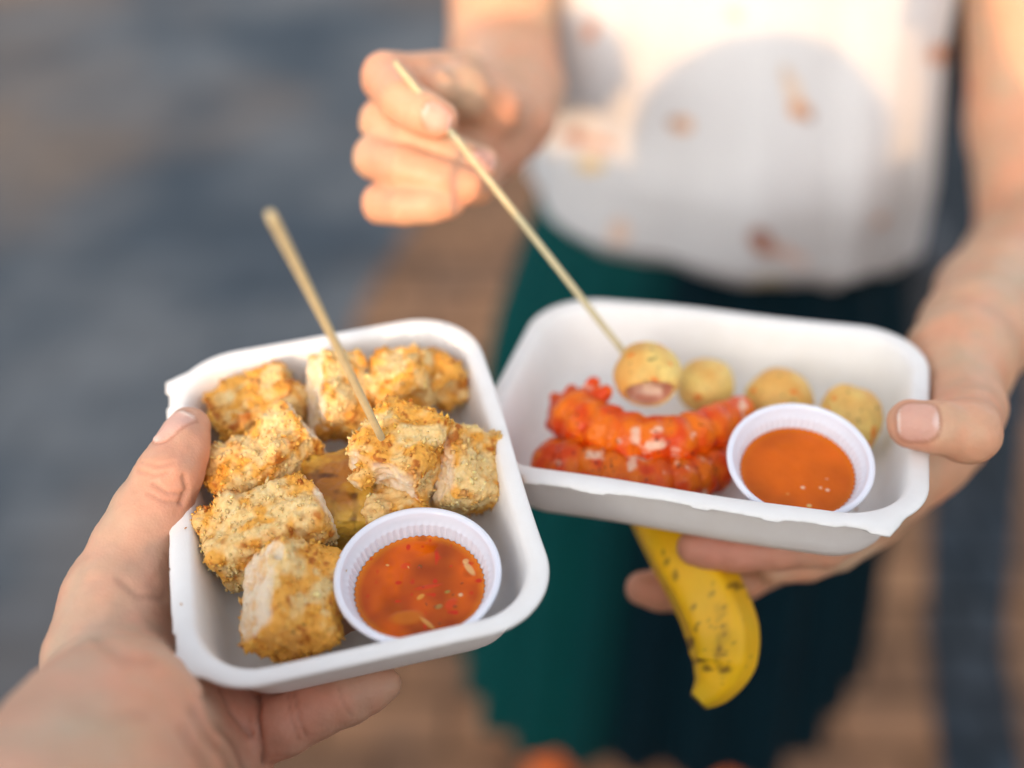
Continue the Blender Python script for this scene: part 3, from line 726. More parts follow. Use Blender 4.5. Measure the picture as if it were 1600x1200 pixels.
ball('bitten fish ball speared on the skewer above the prawns', cb, .0148, 51, bite=(cb-CF*.0105+CD*.0125, .0118, CX*.007-CD*.002), tan=.85, up=(-.8, -.1, .3), squash=.95)
ball('fish ball right behind the bitten one, touching the upper prawn', r_(1102, 604, -.014), .0138, 52, tan=.2)
ball('fish ball behind the sauce cup with a browned top', r_(1218, 622, -.015), .0152, 53, tan=.62)
ball('rightmost fish ball with dark specks, between the sauce cup and the tray wall', r_(1328, 656, -.016), .0148, 54, tan=.1, squash=1.08)

# ------------------------------------------------------------------ banana
bpts = [P(985, 735, .490*SCR), P(1022, 800, .480*SCR), P(1062, 862, .466*SCR), P(1102, 925, .458*SCR), P(1126, 985, .454*SCR), P(1128, 1032, .452*SCR), P(1114, 1070, .450*SCR), P(1090, 1097, .449*SCR)]
nb_ = 90; bp_ = catmull(bpts, nb_); br_ = np.interp(np.linspace(0, 1, nb_), np.linspace(0, 1, 8), [.0105, .0126, .0150, .0163, .0162, .0144, .0094, .0042])
bv, bf = sweep(bp_, br_, 60, lambda th, i: 1.03-.13*np.abs(np.sin(2.5*th+.3))**1.3+.01*np.cos(3*th+i*.03), ref=tuple(CF))
bv = bv+0
bc = np.tile(np.array([.90, .50, .008]), (len(bv), 1))*(1+.10*vnoise(bv, .012, 60)[:, None])
gl = np.clip(vnoise(bv, .01, 63)*.5+np.repeat(np.clip((np.arange(nb_)-74)/14, 0, 1), 60), 0, 1)[:, None]*.35; bc = bc*(1-gl)+np.array([.45, .42, .02])*gl
bpx = np.array([topix(p) for p in bv]); brg = np.random.default_rng(4); spots = []
for (x, y, a_, b_) in ((1055, 900, 5, 9), (1152, 915, 16, 5), (1083, 948, 4, 4), (1092, 975, 4, 3), (1087, 984, 4, 4), (1079, 1004, 5, 10), (1095, 1032, 11, 3), (1084, 1036, 5, 3), (1104, 1044, 7, 6), (1133, 1048, 10, 5), (1170, 930, 5, 4), (1038, 862, 3, 4), (1112, 928, 5, 3), (1042, 878, 3, 6)): spots.append((x, y, a_, b_, .92))
for _ in range(70): spots.append((brg.normal(1122+8*brg.normal(), 6), brg.uniform(945, 1050), brg.uniform(.7, 2.0), brg.uniform(.8, 2.4), .6))
for _ in range(40): spots.append((brg.uniform(1010, 1180), brg.uniform(820, 1090), brg.uniform(.8, 2.4), brg.uniform(.8, 2.4), .6))
for _ in range(12): spots.append((brg.normal(1125, 7), brg.uniform(940, 1050), brg.uniform(5, 9), brg.uniform(6, 14), .22))
front = (np.einsum('ij,ij->i', vert_normals(bv, np.array([q for q in bf if len(q) == 4])), CAM-bv) > 0)
wob = vnoise(bv, .002, 70)*.35
for (x, y, a_, b_, o_) in spots:
    qd = np.sqrt(((bpx[:, 0]-x)/a_)**2+((bpx[:, 1]-y)/b_)**2)+wob
    wv = (np.clip((1.3-qd)/.7, 0, 1)*o_*.85*front)[:, None]; bc = bc*(1-wv)+np.array([.10, .035, .008])*wv
ep = np.repeat(np.clip((np.arange(nb_)-87)/1.5, 0, 1), 60)[:, None]; bc = bc*(1-ep)+np.array([.05, .035, .02])*ep
br = empty('banana', bpts[-1])
o = mesh_obj('peel', bv, bf, M['banana'], col=np.clip(bc, 0, 1)); child_of(o, br)
sv_, sf_ = sweep(np.linspace(bp_[0]-(bp_[3]-bp_[0])*3, bp_[1], 12), np.linspace(.0048, .0092, 12), 20, lambda th, i: 1+.08*np.cos(5*th))
o = mesh_obj('stem', sv_, sf_, mat('banana_stem', (.42, .36, .05), rough=.6, c2=(.2, .14, .03), n1=80)); child_of(o, br)
tag(br, 'short ripe banana with brown spots, hanging below the right tray between two fingers', 'banana')

# ------------------------------------------------------------------ people
def chain(pts, k=.006):
    out = []
    for a, b in zip(pts[:-1], pts[1:]): out.append(('cone', a[0], b[0], a[1], b[1], k))
    return out
def skin_cols(v, base, seed, red=()):
    col = np.tile(np.array(base), (len(v), 1))
    a = vnoise(v, .022, seed)[:, None]; b = vnoise(v, .006, seed+1)[:, None]
    m_ = vnoise(v, .0025, seed+7)[:, None]; col = col*(1+.05*a+.045*b+.03*m_)+np.array([.045, -.040, -.036])*a+np.array([.02, -.02, -.016])*b
    for (c, r, s) in red:
        wv = np.clip(1-np.linalg.norm(v-c, axis=1)/r, 0, 1)[:, None]**.8*s; col = col*(1-wv)+np.array([.60, .23, .16])*wv
    return col
def nail(v, col, n, c, nd, ld, hw, hl, tint=(.70, .40, .32)):
    """paint and press a finger nail: nd outward, ld towards the finger tip"""
    nd = nrm(nd); ld = nrm(np.asarray(ld)-nd*(np.asarray(ld)@nd)); wd = np.cross(nd, ld)
    x = (v-c)@wd/hw; y = (v-c)@ld/hl; z = (v-c)@nd
    r = (np.abs(x)**3+np.abs(y)**3)**(1/3); ok = (z > -.005) & ((n@nd) > .1)
    w = np.clip((1-r)/.08, 0, 1)*ok; ring = np.clip(1-np.abs(r-1.03)/.13, 0, 1)*ok
    free = np.clip((y-.78)/.08, 0, 1)*w; lun = np.clip(1-(((x/.6)**2+((y+1.0)/.38)**2)), 0, 1)*w
    col = col*(1-w[:, None]*.8)+np.array(tint)*w[:, None]*.8
    col = col*(1-free[:, None]*.7)+np.array([.86, .76, .66])*free[:, None]*.7
    col = col*(1-lun[:, None]*.6)+np.array([.88, .74, .70])*lun[:, None]*.6
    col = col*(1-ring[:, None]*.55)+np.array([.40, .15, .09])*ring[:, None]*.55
    v = v+nd*(w*.0003-ring*.0005+free*.0002)[:, None]
    return v, col
def finish_skin(v, f, base, seed, red=(), nails=(), pores=.00012):
    v = relax(v, f, 2); n = vert_normals(v, f)
    v = v+n*(.0005*vnoise(v, .012, seed+3)+.0003*vnoise(v, .005, seed+4)+pores*vnoise(v, .0016, seed+5))[:, None]
    col = skin_cols(v, base, seed, red)
    for q in nails: v, col = nail(v, col, n, *q)
    return v, f, col
def join(parts):
    vs, fs, cs, o = [], [], [], 0
    for v, f, c in parts: vs.append(v); fs.append(f+o); cs.append(c); o += len(v)
    return np.concatenate(vs), np.concatenate(fs), np.clip(np.concatenate(cs), 0, 1)
def head_prims(c, s=1.0, face=-1):
    q = lambda x, y, z: c+np.array([x, y*-face*-1 if False else y*(-face), z])*s
    q = lambda x, y, z: c+np.array([x*s, face*y*s, z*s])
    return [('ell', q(0, -.012, .035), I3, (.074*s, .092*s, .088*s), .02), ('ell', q(0, .022, -.025), I3, (.058*s, .068*s, .075*s), .03), ('ell', q(0, .058, -.075), I3, (.026*s, .024*s, .022*s), .025),
            ('cone', q(0, .088, .012), q(0, .108, -.022), .007*s, .011*s, .012), ('ell', q(.013, .096, -.026), I3, (.008*s,)*3, .006), ('ell', q(-.013, .096, -.026), I3, (.008*s,)*3, .006),
            ('cutell', q(.032, .094, .012), I3, (.016*s, .012*s, .010*s), .012), ('cutell', q(-.032, .094, .012), I3, (.016*s, .012*s, .010*s), .012),
            ('ell', q(.032, .074, .010), I3, (.0135*s,)*3, .003), ('ell', q(-.032, .074, .010), I3, (.0135*s,)*3, .003),
            ('ell', q(0, .083, -.050), I3, (.022*s, .012*s, .0055*s), .003), ('ell', q(0, .082, -.060), I3, (.019*s, .012*s, .006*s), .003),
            ('ell', q(.076, -.008, -.002), I3, (.007*s, .018*s, .030*s), .006), ('ell', q(-.076, -.008, -.002), I3, (.007*s, .018*s, .030*s), .006)]

# ---- the woman opposite -----------------------------------------------------------------
wx, wy = .185, .905
shR, shL = V(-.005, .93, 1.335), V(.375, .92, 1.335)
# her right hand with the skewer
SK = (.64, .375, .235)
def hp(px, py, d, r): return (P(px, py, d), r)
wristC = hp(792, 190, .605, .0190)
mc = [hp(722, 122, .548, .0125), hp(722, 176, .560, .0120), hp(728, 230, .562, .0115), hp(738, 280, .560, .0105)]
armC = chain([(shR, .046), hp(786, 100, .835, .038), hp(794, 140, .72, .034), hp(795, 180, .635, .024), wristC], .012)
palmC = [('cone', wristC[0], m_[0], .0175, .0130, .010) for m_ in mc] + [('cone', P(780, 232, .585), P(745, 215, .560), .013, .011, .01)]
fC = chain([mc[0], hp(604, 122, .512, .0116), hp(628, 158, .492, .0105), hp(660, 176, .487, .0100), hp(684, 188, .486, .0087)], .0015)
fC += chain([mc[1], hp(596, 190, .520, .0105), hp(640, 216, .507, .0098), hp(700, 240, .505, .0095), hp(752, 254, .507, .0082)], .0012)
fC += chain([mc[2], hp(588, 244, .515, .0107), hp(632, 262, .500, .0099), hp(690, 280, .498, .0095), hp(728, 290, .499, .0082)], .0012)
fC += chain([mc[3], hp(596, 318, .512, .0092), hp(632, 322, .500, .0090), hp(672, 320, .498, .0085), hp(700, 316, .499, .0075)], .0012)
thC = chain([hp(794, 188, .592, .0165), hp(768, 168, .556, .0140), hp(722, 142, .530, .0112), hp(686, 138, .514, .0085)], .006)
vC, fCc = eval_sdf(armC+palmC+fC+thC, .0013)
camdir = -CF
partC = finish_skin(vC, fCc, SK, 100, red=[(P(686, 190, .486), .012, .35), (P(745, 254, .50), .012, .3), (P(604, 122, .5), .016, .2), (P(588, 244, .5), .016, .2), (P(790, 230, .57), .05, .35)],
                    nails=[(P(683, 181, .478), -CF-CD*.45, CX+CD*.4, .0052, .0062), (P(758, 250, .499), -CF-CD*.2+CX*.3, CX+CD*.25, .0048, .0058)])
def hpR(px, py, d, r): return (P(px, py, d*SCR), r)
def PR(px, py, d): return P(px, py, d*SCR)
def dzR(px, py, h): return FR.depth(px, py, h)/SCR
# her left hand under the right tray
dz = lambda px, py, h: FR.depth(px, py, h)
wristB = hpR(1500, 562, .505, .0215)
armB = chain([(shL, .046), hpR(1612, 190, .80, .044), hpR(1628, 385, .745, .042), hpR(1600, 425, .68, .038), hpR(1560, 468, .60, .0325), hpR(1525, 520, .54, .026), wristB], .012)
thB = chain([hpR(1496, 590, .488, .020), hpR(1508, 640, .465, .0165), hpR(1514, 676, dzR(1514, 676, .006), .0122), hpR(1470, 668, dzR(1470, 668, .0098), .0108), hpR(1424, 662, dzR(1424, 662, .0102), .0096)], .004)
thB[-1] = ('cone', thB[-1][1], thB[-1][2], .0108, .0096, .003)
PB = lambda px, py, h, r: (FR.pt(px, py, h), r)
palB = [('cone', wristB[0], FR.pt(1440, 700, -.055), .021, .020, .012), ('cone', wristB[0], FR.pt(1480, 660, -.045), .021, .018, .012), ('cone', FR.pt(1440, 700, -.055), FR.pt(1360, 790, -.056), .020, .014, .012), ('cone', FR.pt(1480, 680, -.05), FR.pt(1400, 740, -.050), .018, .0145, .01), ('cone', PR(1440, 720, .50), PR(1370, 800, .50), .016, .013, .012)]
ff1 = chain([PB(1372, 800, -.050, .0112), PB(1290, 848, -.0460, .0104), PB(1215, 858, -.0445, .0094), PB(1150, 860, -.0435, .0092), PB(1110, 857, -.0430, .0090), PB(1085, 855, -.0428, .0074)], .002)
ff2 = chain([P_ for P_ in (hpR(1360, 800, .505, .0115), hpR(1265, 852, .510, .0105), hpR(1160, 905, .502, .0100), hpR(1080, 925, .495, .0098), hpR(1030, 922, .490, .0094), hpR(1002, 919, .488, .0074))], .002)
ff3 = chain([PB(1380, 770, -.048, .0110), PB(1290, 770, -.0425, .0100), PB(1200, 765, -.0415, .0090), PB(1130, 760, -.0410, .0075)], .002)
ff4 = chain([hpR(1375, 815, .500, .0105), hpR(1310, 862, .490, .0090), hpR(1260, 880, .486, .0082), hpR(1205, 892, .482, .0068)], .002)
crB = [('cut', PR(1508+dx_, 640, .4255), PR(1520+dx_, 705, .4270), .0006, .0008) for dx_ in (-8, 4, 14)]
vB, fB = eval_sdf(armB+thB+palB+ff1+ff2+ff3+ff4+crB, .0011)
tB = PR(1438, 658, dzR(1438, 658, .0195))
tn = nrm(CAM-tB); tC = FR.pt(1436, 664, .0100); tnn = nrm(tn-CD*.16-CX*.05)
partB = finish_skin(vB, fB, SK, 120, red=[(PR(1415, 665, .425), .016, .40), (PR(1520, 680, .43), .018, .35), (FR.pt(1100, 860, -.035), .035, .75), (FR.pt(1200, 862, -.035), .045, .65), (PR(1010, 920, .48), .03, .60), (PR(1500, 710, .45), .03, .35)],
                    nails=[(tC+tnn*.0100, tnn, -CX-CD*.04, .0076, .0080)])
# torso, neck, head, legs, feet
body = [('ell', V(wx, wy+.01, 1.24), I3, (.142, .098, .13), .03), ('ell', V(wx, wy+.01, 1.08), I3, (.125, .088, .12), .03), ('ell', V(wx+.01, wy+.02, .96), I3, (.15, .105, .12), .03),
        ('cone', shR, shL, .048, .048, .03), ('cone', shR, P(786, 60, .845), .046, .038, .02), ('cone', shL, P(1612, 150, .84), .046, .043, .02),
        ('cone', V(wx, wy+.02, 1.33), V(wx, wy+.0, 1.46), .052, .046, .03)]
hipz = .92
for sx_, fx_ in ((-1, .055), (1, .30)):
    body += chain([(V(wx+.07*sx_, wy+.02, hipz), .078), (V((wx+.07*sx_+fx_)/2, wy+.03, .50), .055), (V(fx_, 1.00, .50), .054), (V(fx_, 1.06, .10), .034)], .02)
    body += [('cone', V(fx_, 1.08, .055), V(fx_, .925, .035), .034, .026, .01)]
body += head_prims(V(wx, wy-.03, 1.545), 1.0, -1)
vb, fb = eval_sdf(body, .006)
vb = relax(vb, fb, 1)
bodyw = (vb, fb, skin_cols(vb, SK, 140))
v_, f_, c_ = join([bodyw, partC, partB])
wr_ = empty('person', (wx, 1.0, 0))
o = mesh_obj('body', v_, f_, M['skin'], col=c_); child_of(o, wr_)
tag(wr_, 'person in white patterned blouse and teal skirt, lifting a skewer and holding the right tray', 'person')

# blouse: a loose tube of cloth with folds, gathered sleeveless top and a blousing hem
NU, NV = 420, 150
th = np.arange(NU)/NU*2*math.pi; zz = np.linspace(0, 1, NV)
vv = np.zeros((NU, NV, 3))
for j, t_ in enumerate(zz):
    z = 1.0+t_*.395
    a = np.interp(t_, [0, .06, .2, .45, .75, .9, 1], [.150, .172, .174, .163, .160, .150, .075]); b = np.interp(t_, [0, .06, .2, .45, .75, .9, 1], [.118, .142, .143, .128, .120, .100, .060])
    cxx = wx+.003+.004*(1-t_)
    fold = (.0045*np.sin(7*th+2.5*t_)+.002*np.sin(11*th+1.1-3*t_)+.0008*np.sin(23*th+t_*4))*(1-.55*t_)
    fold = fold+.008*np.exp(-((th-5.75)/.10)**2)*(1-t_)-.010*np.exp(-((th-5.60+.35*t_)/.07)**2)*(1-t_)+.006*np.exp(-((th-5.25+.3*t_)/.09)**2)*(1-t_)
    zoff = -.035*(.5+.5*np.cos(th))**2*(1-t_)**2 + .003*np.sin(3*th+1)*(1-t_)**2
    if t_ > .75: zoff = zoff+0
    vv[:, j, 0] = cxx+(a+fold)*np.cos(th); vv[:, j, 1] = wy+(b+fold)*np.sin(th); vv[:, j, 2] = z+zoff
vv[:, 0, 2] += .012
bl = vv.reshape(-1, 3)
col = np.tile(np.array([.62, .615, .62]), (len(bl), 1)); col *= (1+.02*vnoise(bl, .03, 80))[:, None]
bp = np.array([topix(p) for p in bl]); fr = bl[:, 1] < wy+.02
marks = [(922, 48, 11, 16, .2, (.62, .26, .12)), (1228, 118, 8, 20, -.25, (.55, .42, .32)), (1238, 140, 12, 20, -.4, (.66, .50, .38)), (1250, 172, 17, 13, .3, (.58, .22, .03)), (1262, 182, 9, 8, 0, (.22, .06, .02)), (1066, 196, 17, 12, .1, (.62, .30, .12)), (1052, 190, 8, 6, 0, (.30, .15, .08)),
         (900, 214, 22, 10, .15, (.36, .14, .08)), (938, 224, 26, 8, .15, (.55, .30, .20)), (1465, 84, 20, 15, -.2, (.58, .24, .10)), (1186, 372, 16, 15, 0, (.30, .09, .04)), (1200, 388, 24, 10, .3, (.42, .15, .06)), (1236, 398, 28, 9, .5, (.70, .48, .40)), (968, 362, 18, 22, .2, (.72, .50, .38)),
         (1196, 442, 30, 14, -.2, (.72, .66, .50)), (925, 256, 22, 12, 0, (.75, .50, .20)), (1374, 345, 12, 7, -.5, (.65, .38, .26)), (1148, 22, 14, 10, .4, (.72, .50, .36)), (1300, 470, 9, 8, 0, (.6, .4, .3)), (1010, -60, 20, 14, .3, (.5, .2, .1)), (1240, -120, 22, 12, 0, (.5, .2, .1)), (1400, -70, 20, 12, .5, (.5, .2, .1))]
wob = vnoise(bl, .008, 81)*.25
for (x, y, a_, b_, an, c_) in marks:
    ca, sa = math.cos(an), math.sin(an); dx, dy = bp[:, 0]-x, bp[:, 1]-y
    qd = np.sqrt(((dx*ca+dy*sa)/a_)**2+((-dx*sa+dy*ca)/b_)**2)+wob
    wv = (np.clip((1.2-qd)/.4, 0, 1)*.9*fr)[:, None]; col = col*(1-wv)+np.array(c_)*wv
bf_ = grid_faces(NU, NV)
o = mesh_obj('blouse', bl, bf_, M['blouse'], col=col); child_of(o, wr_); md = o.modifiers.new('cloth', 'SOLIDIFY'); md.thickness = .0012; md.offset = 1
# skirt: pleated midi skirt
NU, NV = 720, 60
th = np.arange(NU)/NU*2*math.pi
vv = np.zeros((NU, NV, 3))
for j, t_ in enumerate(np.linspace(0, 1, NV)):
    z = 1.045-.69*t_
    a = np.interp(t_, [0, .08, .3, 1], [.140, .166, .206, .252]); b = np.interp(t_, [0, .08, .3, 1], [.108, .128, .150, .185])
    pl = (.0015+.0105*min(1, t_*1.6))*(np.abs(((th*22/math.pi/2*1.0+.15*np.sin(3*th)) % 1)-.5)*2-.5)*2+.012*t_*np.sin(5*th+1)
    vv[:, j, 0] = wx-.004*t_+.003+(a+pl)*np.cos(th); vv[:, j, 1] = wy+.01+(b+pl)*np.sin(th); vv[:, j, 2] = z
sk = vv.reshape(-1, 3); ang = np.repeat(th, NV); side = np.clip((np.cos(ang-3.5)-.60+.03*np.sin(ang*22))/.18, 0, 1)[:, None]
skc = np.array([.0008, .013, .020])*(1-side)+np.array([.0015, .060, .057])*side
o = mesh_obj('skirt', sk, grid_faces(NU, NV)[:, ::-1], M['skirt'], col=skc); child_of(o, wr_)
md = o.modifiers.new('cloth', 'SOLIDIFY'); md.thickness = .0015
# hair, shoes
hc_ = V(wx, wy-.03, 1.545)
hv, hf = eval_sdf([('ell', hc_+V(0, .018, .048), I3, (.086, .098, .092), .01), ('ell', hc_+V(0, .06, -.06), I3, (.085, .05, .12), .03), ('cone', hc_+V(-.07, .04, -.02), hc_+V(-.075, .06, -.20), .025, .015, .02), ('cone', hc_+V(.07, .04, -.02), hc_+V(.075, .06, -.20), .025, .015, .02),
                    ('cutell', hc_+V(0, -.085, -.03), I3, (.066, .055, .085), .01)], .004)
hn = vert_normals(hv, hf); hv = hv+hn*(.003*np.sin(hv[:, 0]*420+6*vnoise(hv, .04, 3)))[:, None]
o = mesh_obj('hair', hv, hf, M['hair']); child_of(o, wr_)
for fx_ in (.055, .30):
    sv, sf = eval_sdf([('cone', V(fx_, 1.085, .062), V(fx_, 1.0, .050), .037, .037, .01), ('cone', V(fx_, 1.0, .048), V(fx_, .925, .042), .038, .031, .01), ('cutell', V(fx_, 1.06, .125), I3, (.045, .055, .045), .006)], .003)
    sv[:, 2] = np.maximum(sv[:, 2], .018)
    o = mesh_obj('shoe', sv, sf, M['shoe']); child_of(o, wr_)
    ov, of = eval_sdf([('cone', V(fx_, 1.085, .016), V(fx_, .925, .016), .036, .033, .01)], .003); ov[:, 2] = .0125+(np.clip(ov[:, 2], 0, .02))*.7
    s2 = mesh_obj('sole', ov, of, M['sole']); s2.parent = o
for sx_ in (-1, 1):
    ec = hc_+V(.032*sx_, -.080, .010)
    for nm, rr_, off, mm_ in (('eye', .0105, 0, mat('eye_white', (.75, .73, .70), rough=.2)), ('iris', .0052, .0066, mat('iris_brown', (.06, .03, .015), rough=.15))):
        ev, ef = eval_sdf([('ell', ec+V(0, -off, 0), I3, (rr_,)*3, 1e-4)], .0012)
        oo = mesh_obj(nm, ev, ef, mm_)
        if nm == 'eye': child_of(oo, wr_); eo = oo
        else: oo.parent = eo; oo.matrix_parent_inverse = Matrix.Identity(4)
# black strap of a bag hanging at her left side
bg_ = empty('shoulder_bag', (.40, 1.02, .62))
sp, sfc = sweep(catmull([V(.335, .90, 1.38), V(.385, .985, 1.25), V(.405, 1.0, 1.05), V(.41, 1.02, .90)], 30), np.full(30, .012), 12, lambda t2, i: 1-.6*np.abs(np.sin(t2)))
o = mesh_obj('strap', sp, sfc, M['strap']); child_of(o, bg_)
v2, f2 = eval_sdf([('box', V(.43, 1.06, .78), I3, (.035, .11, .13), .03, 1e-4)], .005)
o = mesh_obj('pouch', v2, f2, mat('grey_canvas', (.05, .055, .065), rough=.85, c2=(.07, .075, .085), n1=40, bump=.4, bscale=300)); child_of(o, bg_)
tag(bg_, 'dark shoulder bag on a black strap beside the person in the white blouse', 'bag')

# ---- the photographer: left hand in view, rest shaped to shade tray and blouse ---------------------------------------------------------------------
SKP = (.64, .375, .25)
dl = lambda px, py, h: FL.depth(px, py, h)
TL = lambda px, py, h, r: (FL.pt(px, py, h), r)
elA = V(-.27, -.03, 1.10)
def hpL(px, py, d, r): return (P(px, py, d*SCL), r)
def PL(px, py, d): return P(px, py, d*SCL)
def dlL(px, py, h): return dl(px, py, h)/SCL
thA = chain([TL(175, 1020, -.024, .0236), TL(187, 940, -.019, .0205), TL(210, 862, -.012, .0160), TL(236, 800, -.003, .0138), hpL(264, 742, dlL(264, 742, .006), .0118), hpL(285, 700, dlL(285, 700, .0085), .0096), hpL(296, 668, dlL(296, 668, .0085), .0084)], .005)
armA = chain([(elA, .040), hpL(20, 1420, .285, .036), hpL(100, 1290, .320, .031), hpL(168, 1184, .352, .0258), TL(180, 1060, -.028, .0242)], .02)
palA = [('cone', PL(150, 1180, .360), FL.pt(350, 1130, -.058), .027, .016, .015), ('cone', FL.pt(215, 1060, -.046), FL.pt(380, 1020, -.060), .022, .017, .012), ('cone', FL.pt(300, 1190, -.060), FL.pt(385, 1140, -.052), .022, .014, .012), ('cone', FL.pt(300, 1040, -.060), FL.pt(400, 960, -.052), .020, .015, .012), ('cone', PL(215, 1250, .362), FL.pt(345, 1230, -.060), .026, .016, .012)]
lf = chain([TL(382, 1146, -.0490, .0135), TL(440, 1130, -.0455, .0122), TL(488, 1108, -.0442, .0112), TL(540, 1090, -.0435, .0102), TL(578, 1076, -.0425, .0085), TL(600, 1068, -.0420, .0062)], .002)
f2_ = chain([TL(400, 1080, -.050, .0130), TL(500, 1020, -.0435, .0112), TL(590, 985, -.0425, .0100), TL(650, 965, -.0415, .0085)], .002)
f3_ = chain([TL(410, 1030, -.050, .0130), TL(500, 950, -.0435, .0112), TL(590, 900, -.0425, .0100), TL(650, 880, -.0415, .0085)], .002)
f4_ = chain([TL(410, 980, -.050, .0130), TL(480, 890, -.0430, .0108), TL(550, 840, -.0420, .0100), TL(600, 815, -.0415, .0082)], .002)
def surf_cut(px0, py0, px1, py1, h, r): return ('cut', PL(px0, py0, dlL(px0, py0, h)), PL(px1, py1, dlL(px1, py1, h)), r, .0012)
crA = []
for (x0, y0, x1, y1, dd_, r) in ((403, 1085, 410, 1190, .0010, .0011), (452, 1090, 466, 1160, 0, .0007), (461, 1088, 474, 1152, 0, .0006), (536, 1075, 547, 1115, 0, .0006)):
    # crease capsules laid along the front of the finger
    for t_ in np.linspace(0, 1, 7):
        pass
def crease(pxs, surf_h, r):
    pts = [P(x, y, dlL(x, y, surf_h)) for x, y in pxs]
    return [('cut', a, b, r, .0010) for a, b in zip(pts[:-1], pts[1:])]
vA, fA = eval_sdf(armA+thA+palA+lf+f2_+f3_+f4_, .0011)
vA = relax(vA, fA, 2); nA = vert_normals(vA, fA)
pA = np.stack([800+FPX*((vA-CAM)@CX)/((vA-CAM)@CF), 600+FPX*((vA-CAM)@CD)/((vA-CAM)@CF)], 1)
facing = (np.einsum('ij,ij->i', nA, CAM-vA) > 0) & ((vA-CAM)@CF > .25)
def press(v, line, width, depth):
    """press a skin fold along a polyline"""
    best = np.full(len(v), 1e9)
    for (x0, y0), (x1, y1) in zip(line[:-1], line[1:]):
        a = np.array([x0, y0]); ab = np.array([x1-x0, y1-y0]); t = np.clip(((pA-a)@ab)/(ab@ab), 0, 1)
        best = np.minimum(best, np.linalg.norm(pA-a-t[:, None]*ab, axis=1))
    return np.exp(-(best/width)**2)*depth*facing
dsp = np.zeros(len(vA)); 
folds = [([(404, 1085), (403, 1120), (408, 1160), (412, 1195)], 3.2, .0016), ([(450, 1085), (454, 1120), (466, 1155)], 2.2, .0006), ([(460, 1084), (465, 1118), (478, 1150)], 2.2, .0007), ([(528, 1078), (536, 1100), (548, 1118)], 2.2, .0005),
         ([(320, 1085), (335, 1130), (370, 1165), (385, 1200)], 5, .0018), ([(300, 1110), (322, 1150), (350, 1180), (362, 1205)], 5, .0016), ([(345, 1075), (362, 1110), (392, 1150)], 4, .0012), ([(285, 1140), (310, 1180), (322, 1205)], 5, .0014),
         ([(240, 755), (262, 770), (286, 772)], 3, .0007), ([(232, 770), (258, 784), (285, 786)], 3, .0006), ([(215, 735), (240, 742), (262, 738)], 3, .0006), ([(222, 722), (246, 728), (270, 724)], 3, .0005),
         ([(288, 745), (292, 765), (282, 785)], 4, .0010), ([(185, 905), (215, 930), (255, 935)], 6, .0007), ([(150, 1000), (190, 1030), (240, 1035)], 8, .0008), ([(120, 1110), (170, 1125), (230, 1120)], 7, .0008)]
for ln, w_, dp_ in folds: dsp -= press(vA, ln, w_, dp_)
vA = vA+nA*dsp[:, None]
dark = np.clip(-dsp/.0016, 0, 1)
n2A = vert_normals(vA, fA)
vA = vA+n2A*(.0005*vnoise(vA, .012, 163)+.0003*vnoise(vA, .005, 164)+.00012*vnoise(vA, .0016, 165))[:, None]
cA = skin_cols(vA, SKP, 160, red=[(FL.pt(296, 690, .015), .018, .30), (PL(285, 780, .43), .022, .30), (FL.pt(340, 1130, -.04), .045, .45), (FL.pt(450, 1110, -.035), .04, .30), (PL(230, 1180, .34), .03, .30), (PL(262, 860, .42), .03, .22)])
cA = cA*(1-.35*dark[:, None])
nA_ = nrm(-CF*1.0-CX*.42-CD*.30)
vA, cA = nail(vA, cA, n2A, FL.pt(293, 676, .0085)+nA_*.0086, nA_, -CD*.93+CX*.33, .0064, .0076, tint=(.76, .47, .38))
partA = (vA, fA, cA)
sL, sR = V(-.235, -.20, 1.275), V(.115, -.22, 1.27)
px_, py_ = -.06, -.24
bodyp = [('ell', V(px_, py_, 1.14), I3, (.150, .095, .16), .03), ('ell', V(px_, py_, .93), I3, (.145, .10, .14), .03), ('cone', sL, sR, .055, .055, .03), ('cone', sL, elA, .050, .040, .015), ('cone', elA, P(20, 1420, .285), .040, .036, .01),
         ('cone', V(px_-.01, py_+.02, 1.28), V(-.068, -.19, 1.32), .05, .048, .03), ('cone', sR, V(.235, -.15, 1.17), .05, .04, .015), ('cone', V(.235, -.15, 1.17), V(.105, -.115, 1.41), .040, .032, .01),
         ('cone', V(.105, -.115, 1.41), V(.080, -.10, 1.475), .030, .026, .015)]
for k_ in range(4):  # unseen right hand, raised to block sun from blouse and arm
    z_ = 1.525-.019*k_
    bodyp += chain([(V(.092, -.098, z_), .0105), (V(.080, -.070, z_+.002), .0095), (V(.055, -.064, z_-.001), .0080)], .003)
bodyp += chain([(V(.082, -.115, 1.46), .013), (V(.064, -.112, 1.478), .011), (V(.050, -.098, 1.490), .0095)], .004)
for s_ in (-1, 1):
    bodyp += chain([(V(px_+.075*s_, py_, .88), .08), (V(px_+.09*s_, py_+.02, .47), .055), (V(px_+.10*s_, py_-.02, .10), .036)], .02)
    bodyp += [('cone', V(px_+.10*s_, py_-.03, .05), V(px_+.11*s_, py_+.13, .035), .034, .026, .01)]
bodyp += head_prims(V(-.068, -.165, 1.352), .95, 1)
vp, fp = eval_sdf(bodyp, .005)
vp = relax(vp, fp, 1)
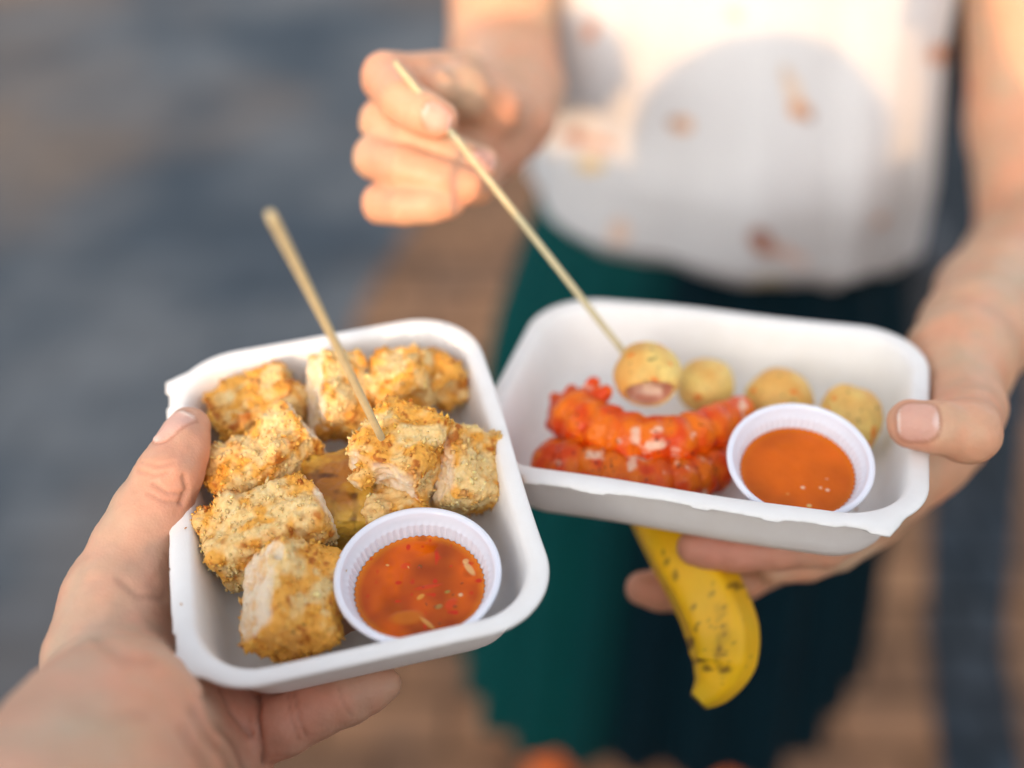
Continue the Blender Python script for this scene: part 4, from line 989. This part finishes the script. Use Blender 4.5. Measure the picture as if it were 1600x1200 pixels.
v_, f_, c_ = join([(vp, fp, skin_cols(vp, SKP, 170)), partA])
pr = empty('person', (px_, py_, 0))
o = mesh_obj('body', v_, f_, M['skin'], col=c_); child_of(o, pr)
tag(pr, 'person taking the photograph, whose left hand grips the left tray with thumb on the rim', 'person')
def garment(name, prims, h, m, amp=.004):
    v, f = eval_sdf(prims, h); n = vert_normals(v, f); v = v+n*(amp*vnoise(v, .05, 5)+amp*.5*vnoise(v, .02, 6))[:, None]
    o = mesh_obj(name, v, f, m); child_of(o, pr); return o
garment('shirt', [('ell', V(px_, py_, 1.14), I3, (.168, .113, .175), .03), ('ell', V(px_, py_, .94), I3, (.165, .12, .13), .03), ('cone', sL, sR, .070, .070, .03), ('cone', sL, sL+(elA-sL)*.75, .066, .058, .015), ('cone', sR, V(.235, -.15, 1.17), .066, .055, .015), ('cone', V(.235, -.15, 1.17), V(.112, -.12, 1.395), .055, .044, .015), ('ell', V(-.125, -.24, 1.335), I3, (.105, .075, .075), .03), ('ell', V(.03, -.24, 1.32), I3, (.10, .07, .085), .03)], .006, M['shirt'])  # last two ellipsoids: hood bulk added to block sun from tray and blouse
garment('trousers', sum([chain([(V(px_+.075*s_, py_, .88), .098), (V(px_+.09*s_, py_+.02, .47), .075), (V(px_+.10*s_, py_-.02, .08), .058)], .02) for s_ in (-1, 1)], []), .007, M['trousers'])
hq = V(-.068, -.165, 1.352)
garment('hair', [('ell', hq+V(0, -.018, .045), I3, (.098, .098, .092), .01), ('ell', hq+V(0, -.05, -.03), I3, (.075, .05, .08), .02), ('cutell', hq+V(0, .085, -.035), I3, (.066, .055, .085), .01)], .004, M['hair'], .003)
for s_ in (-1, 1):
    sv, sf = eval_sdf([('cone', V(px_+.10*s_, py_-.03, .055), V(px_+.11*s_, py_+.14, .045), .040, .034, .01), ('cutell', V(px_+.10*s_, py_-.03, .13), I3, (.045, .05, .05), .006)], .004); sv[:, 2] = np.maximum(sv[:, 2], .013)
    o = mesh_obj('shoe', sv, sf, M['strap']); child_of(o, pr)
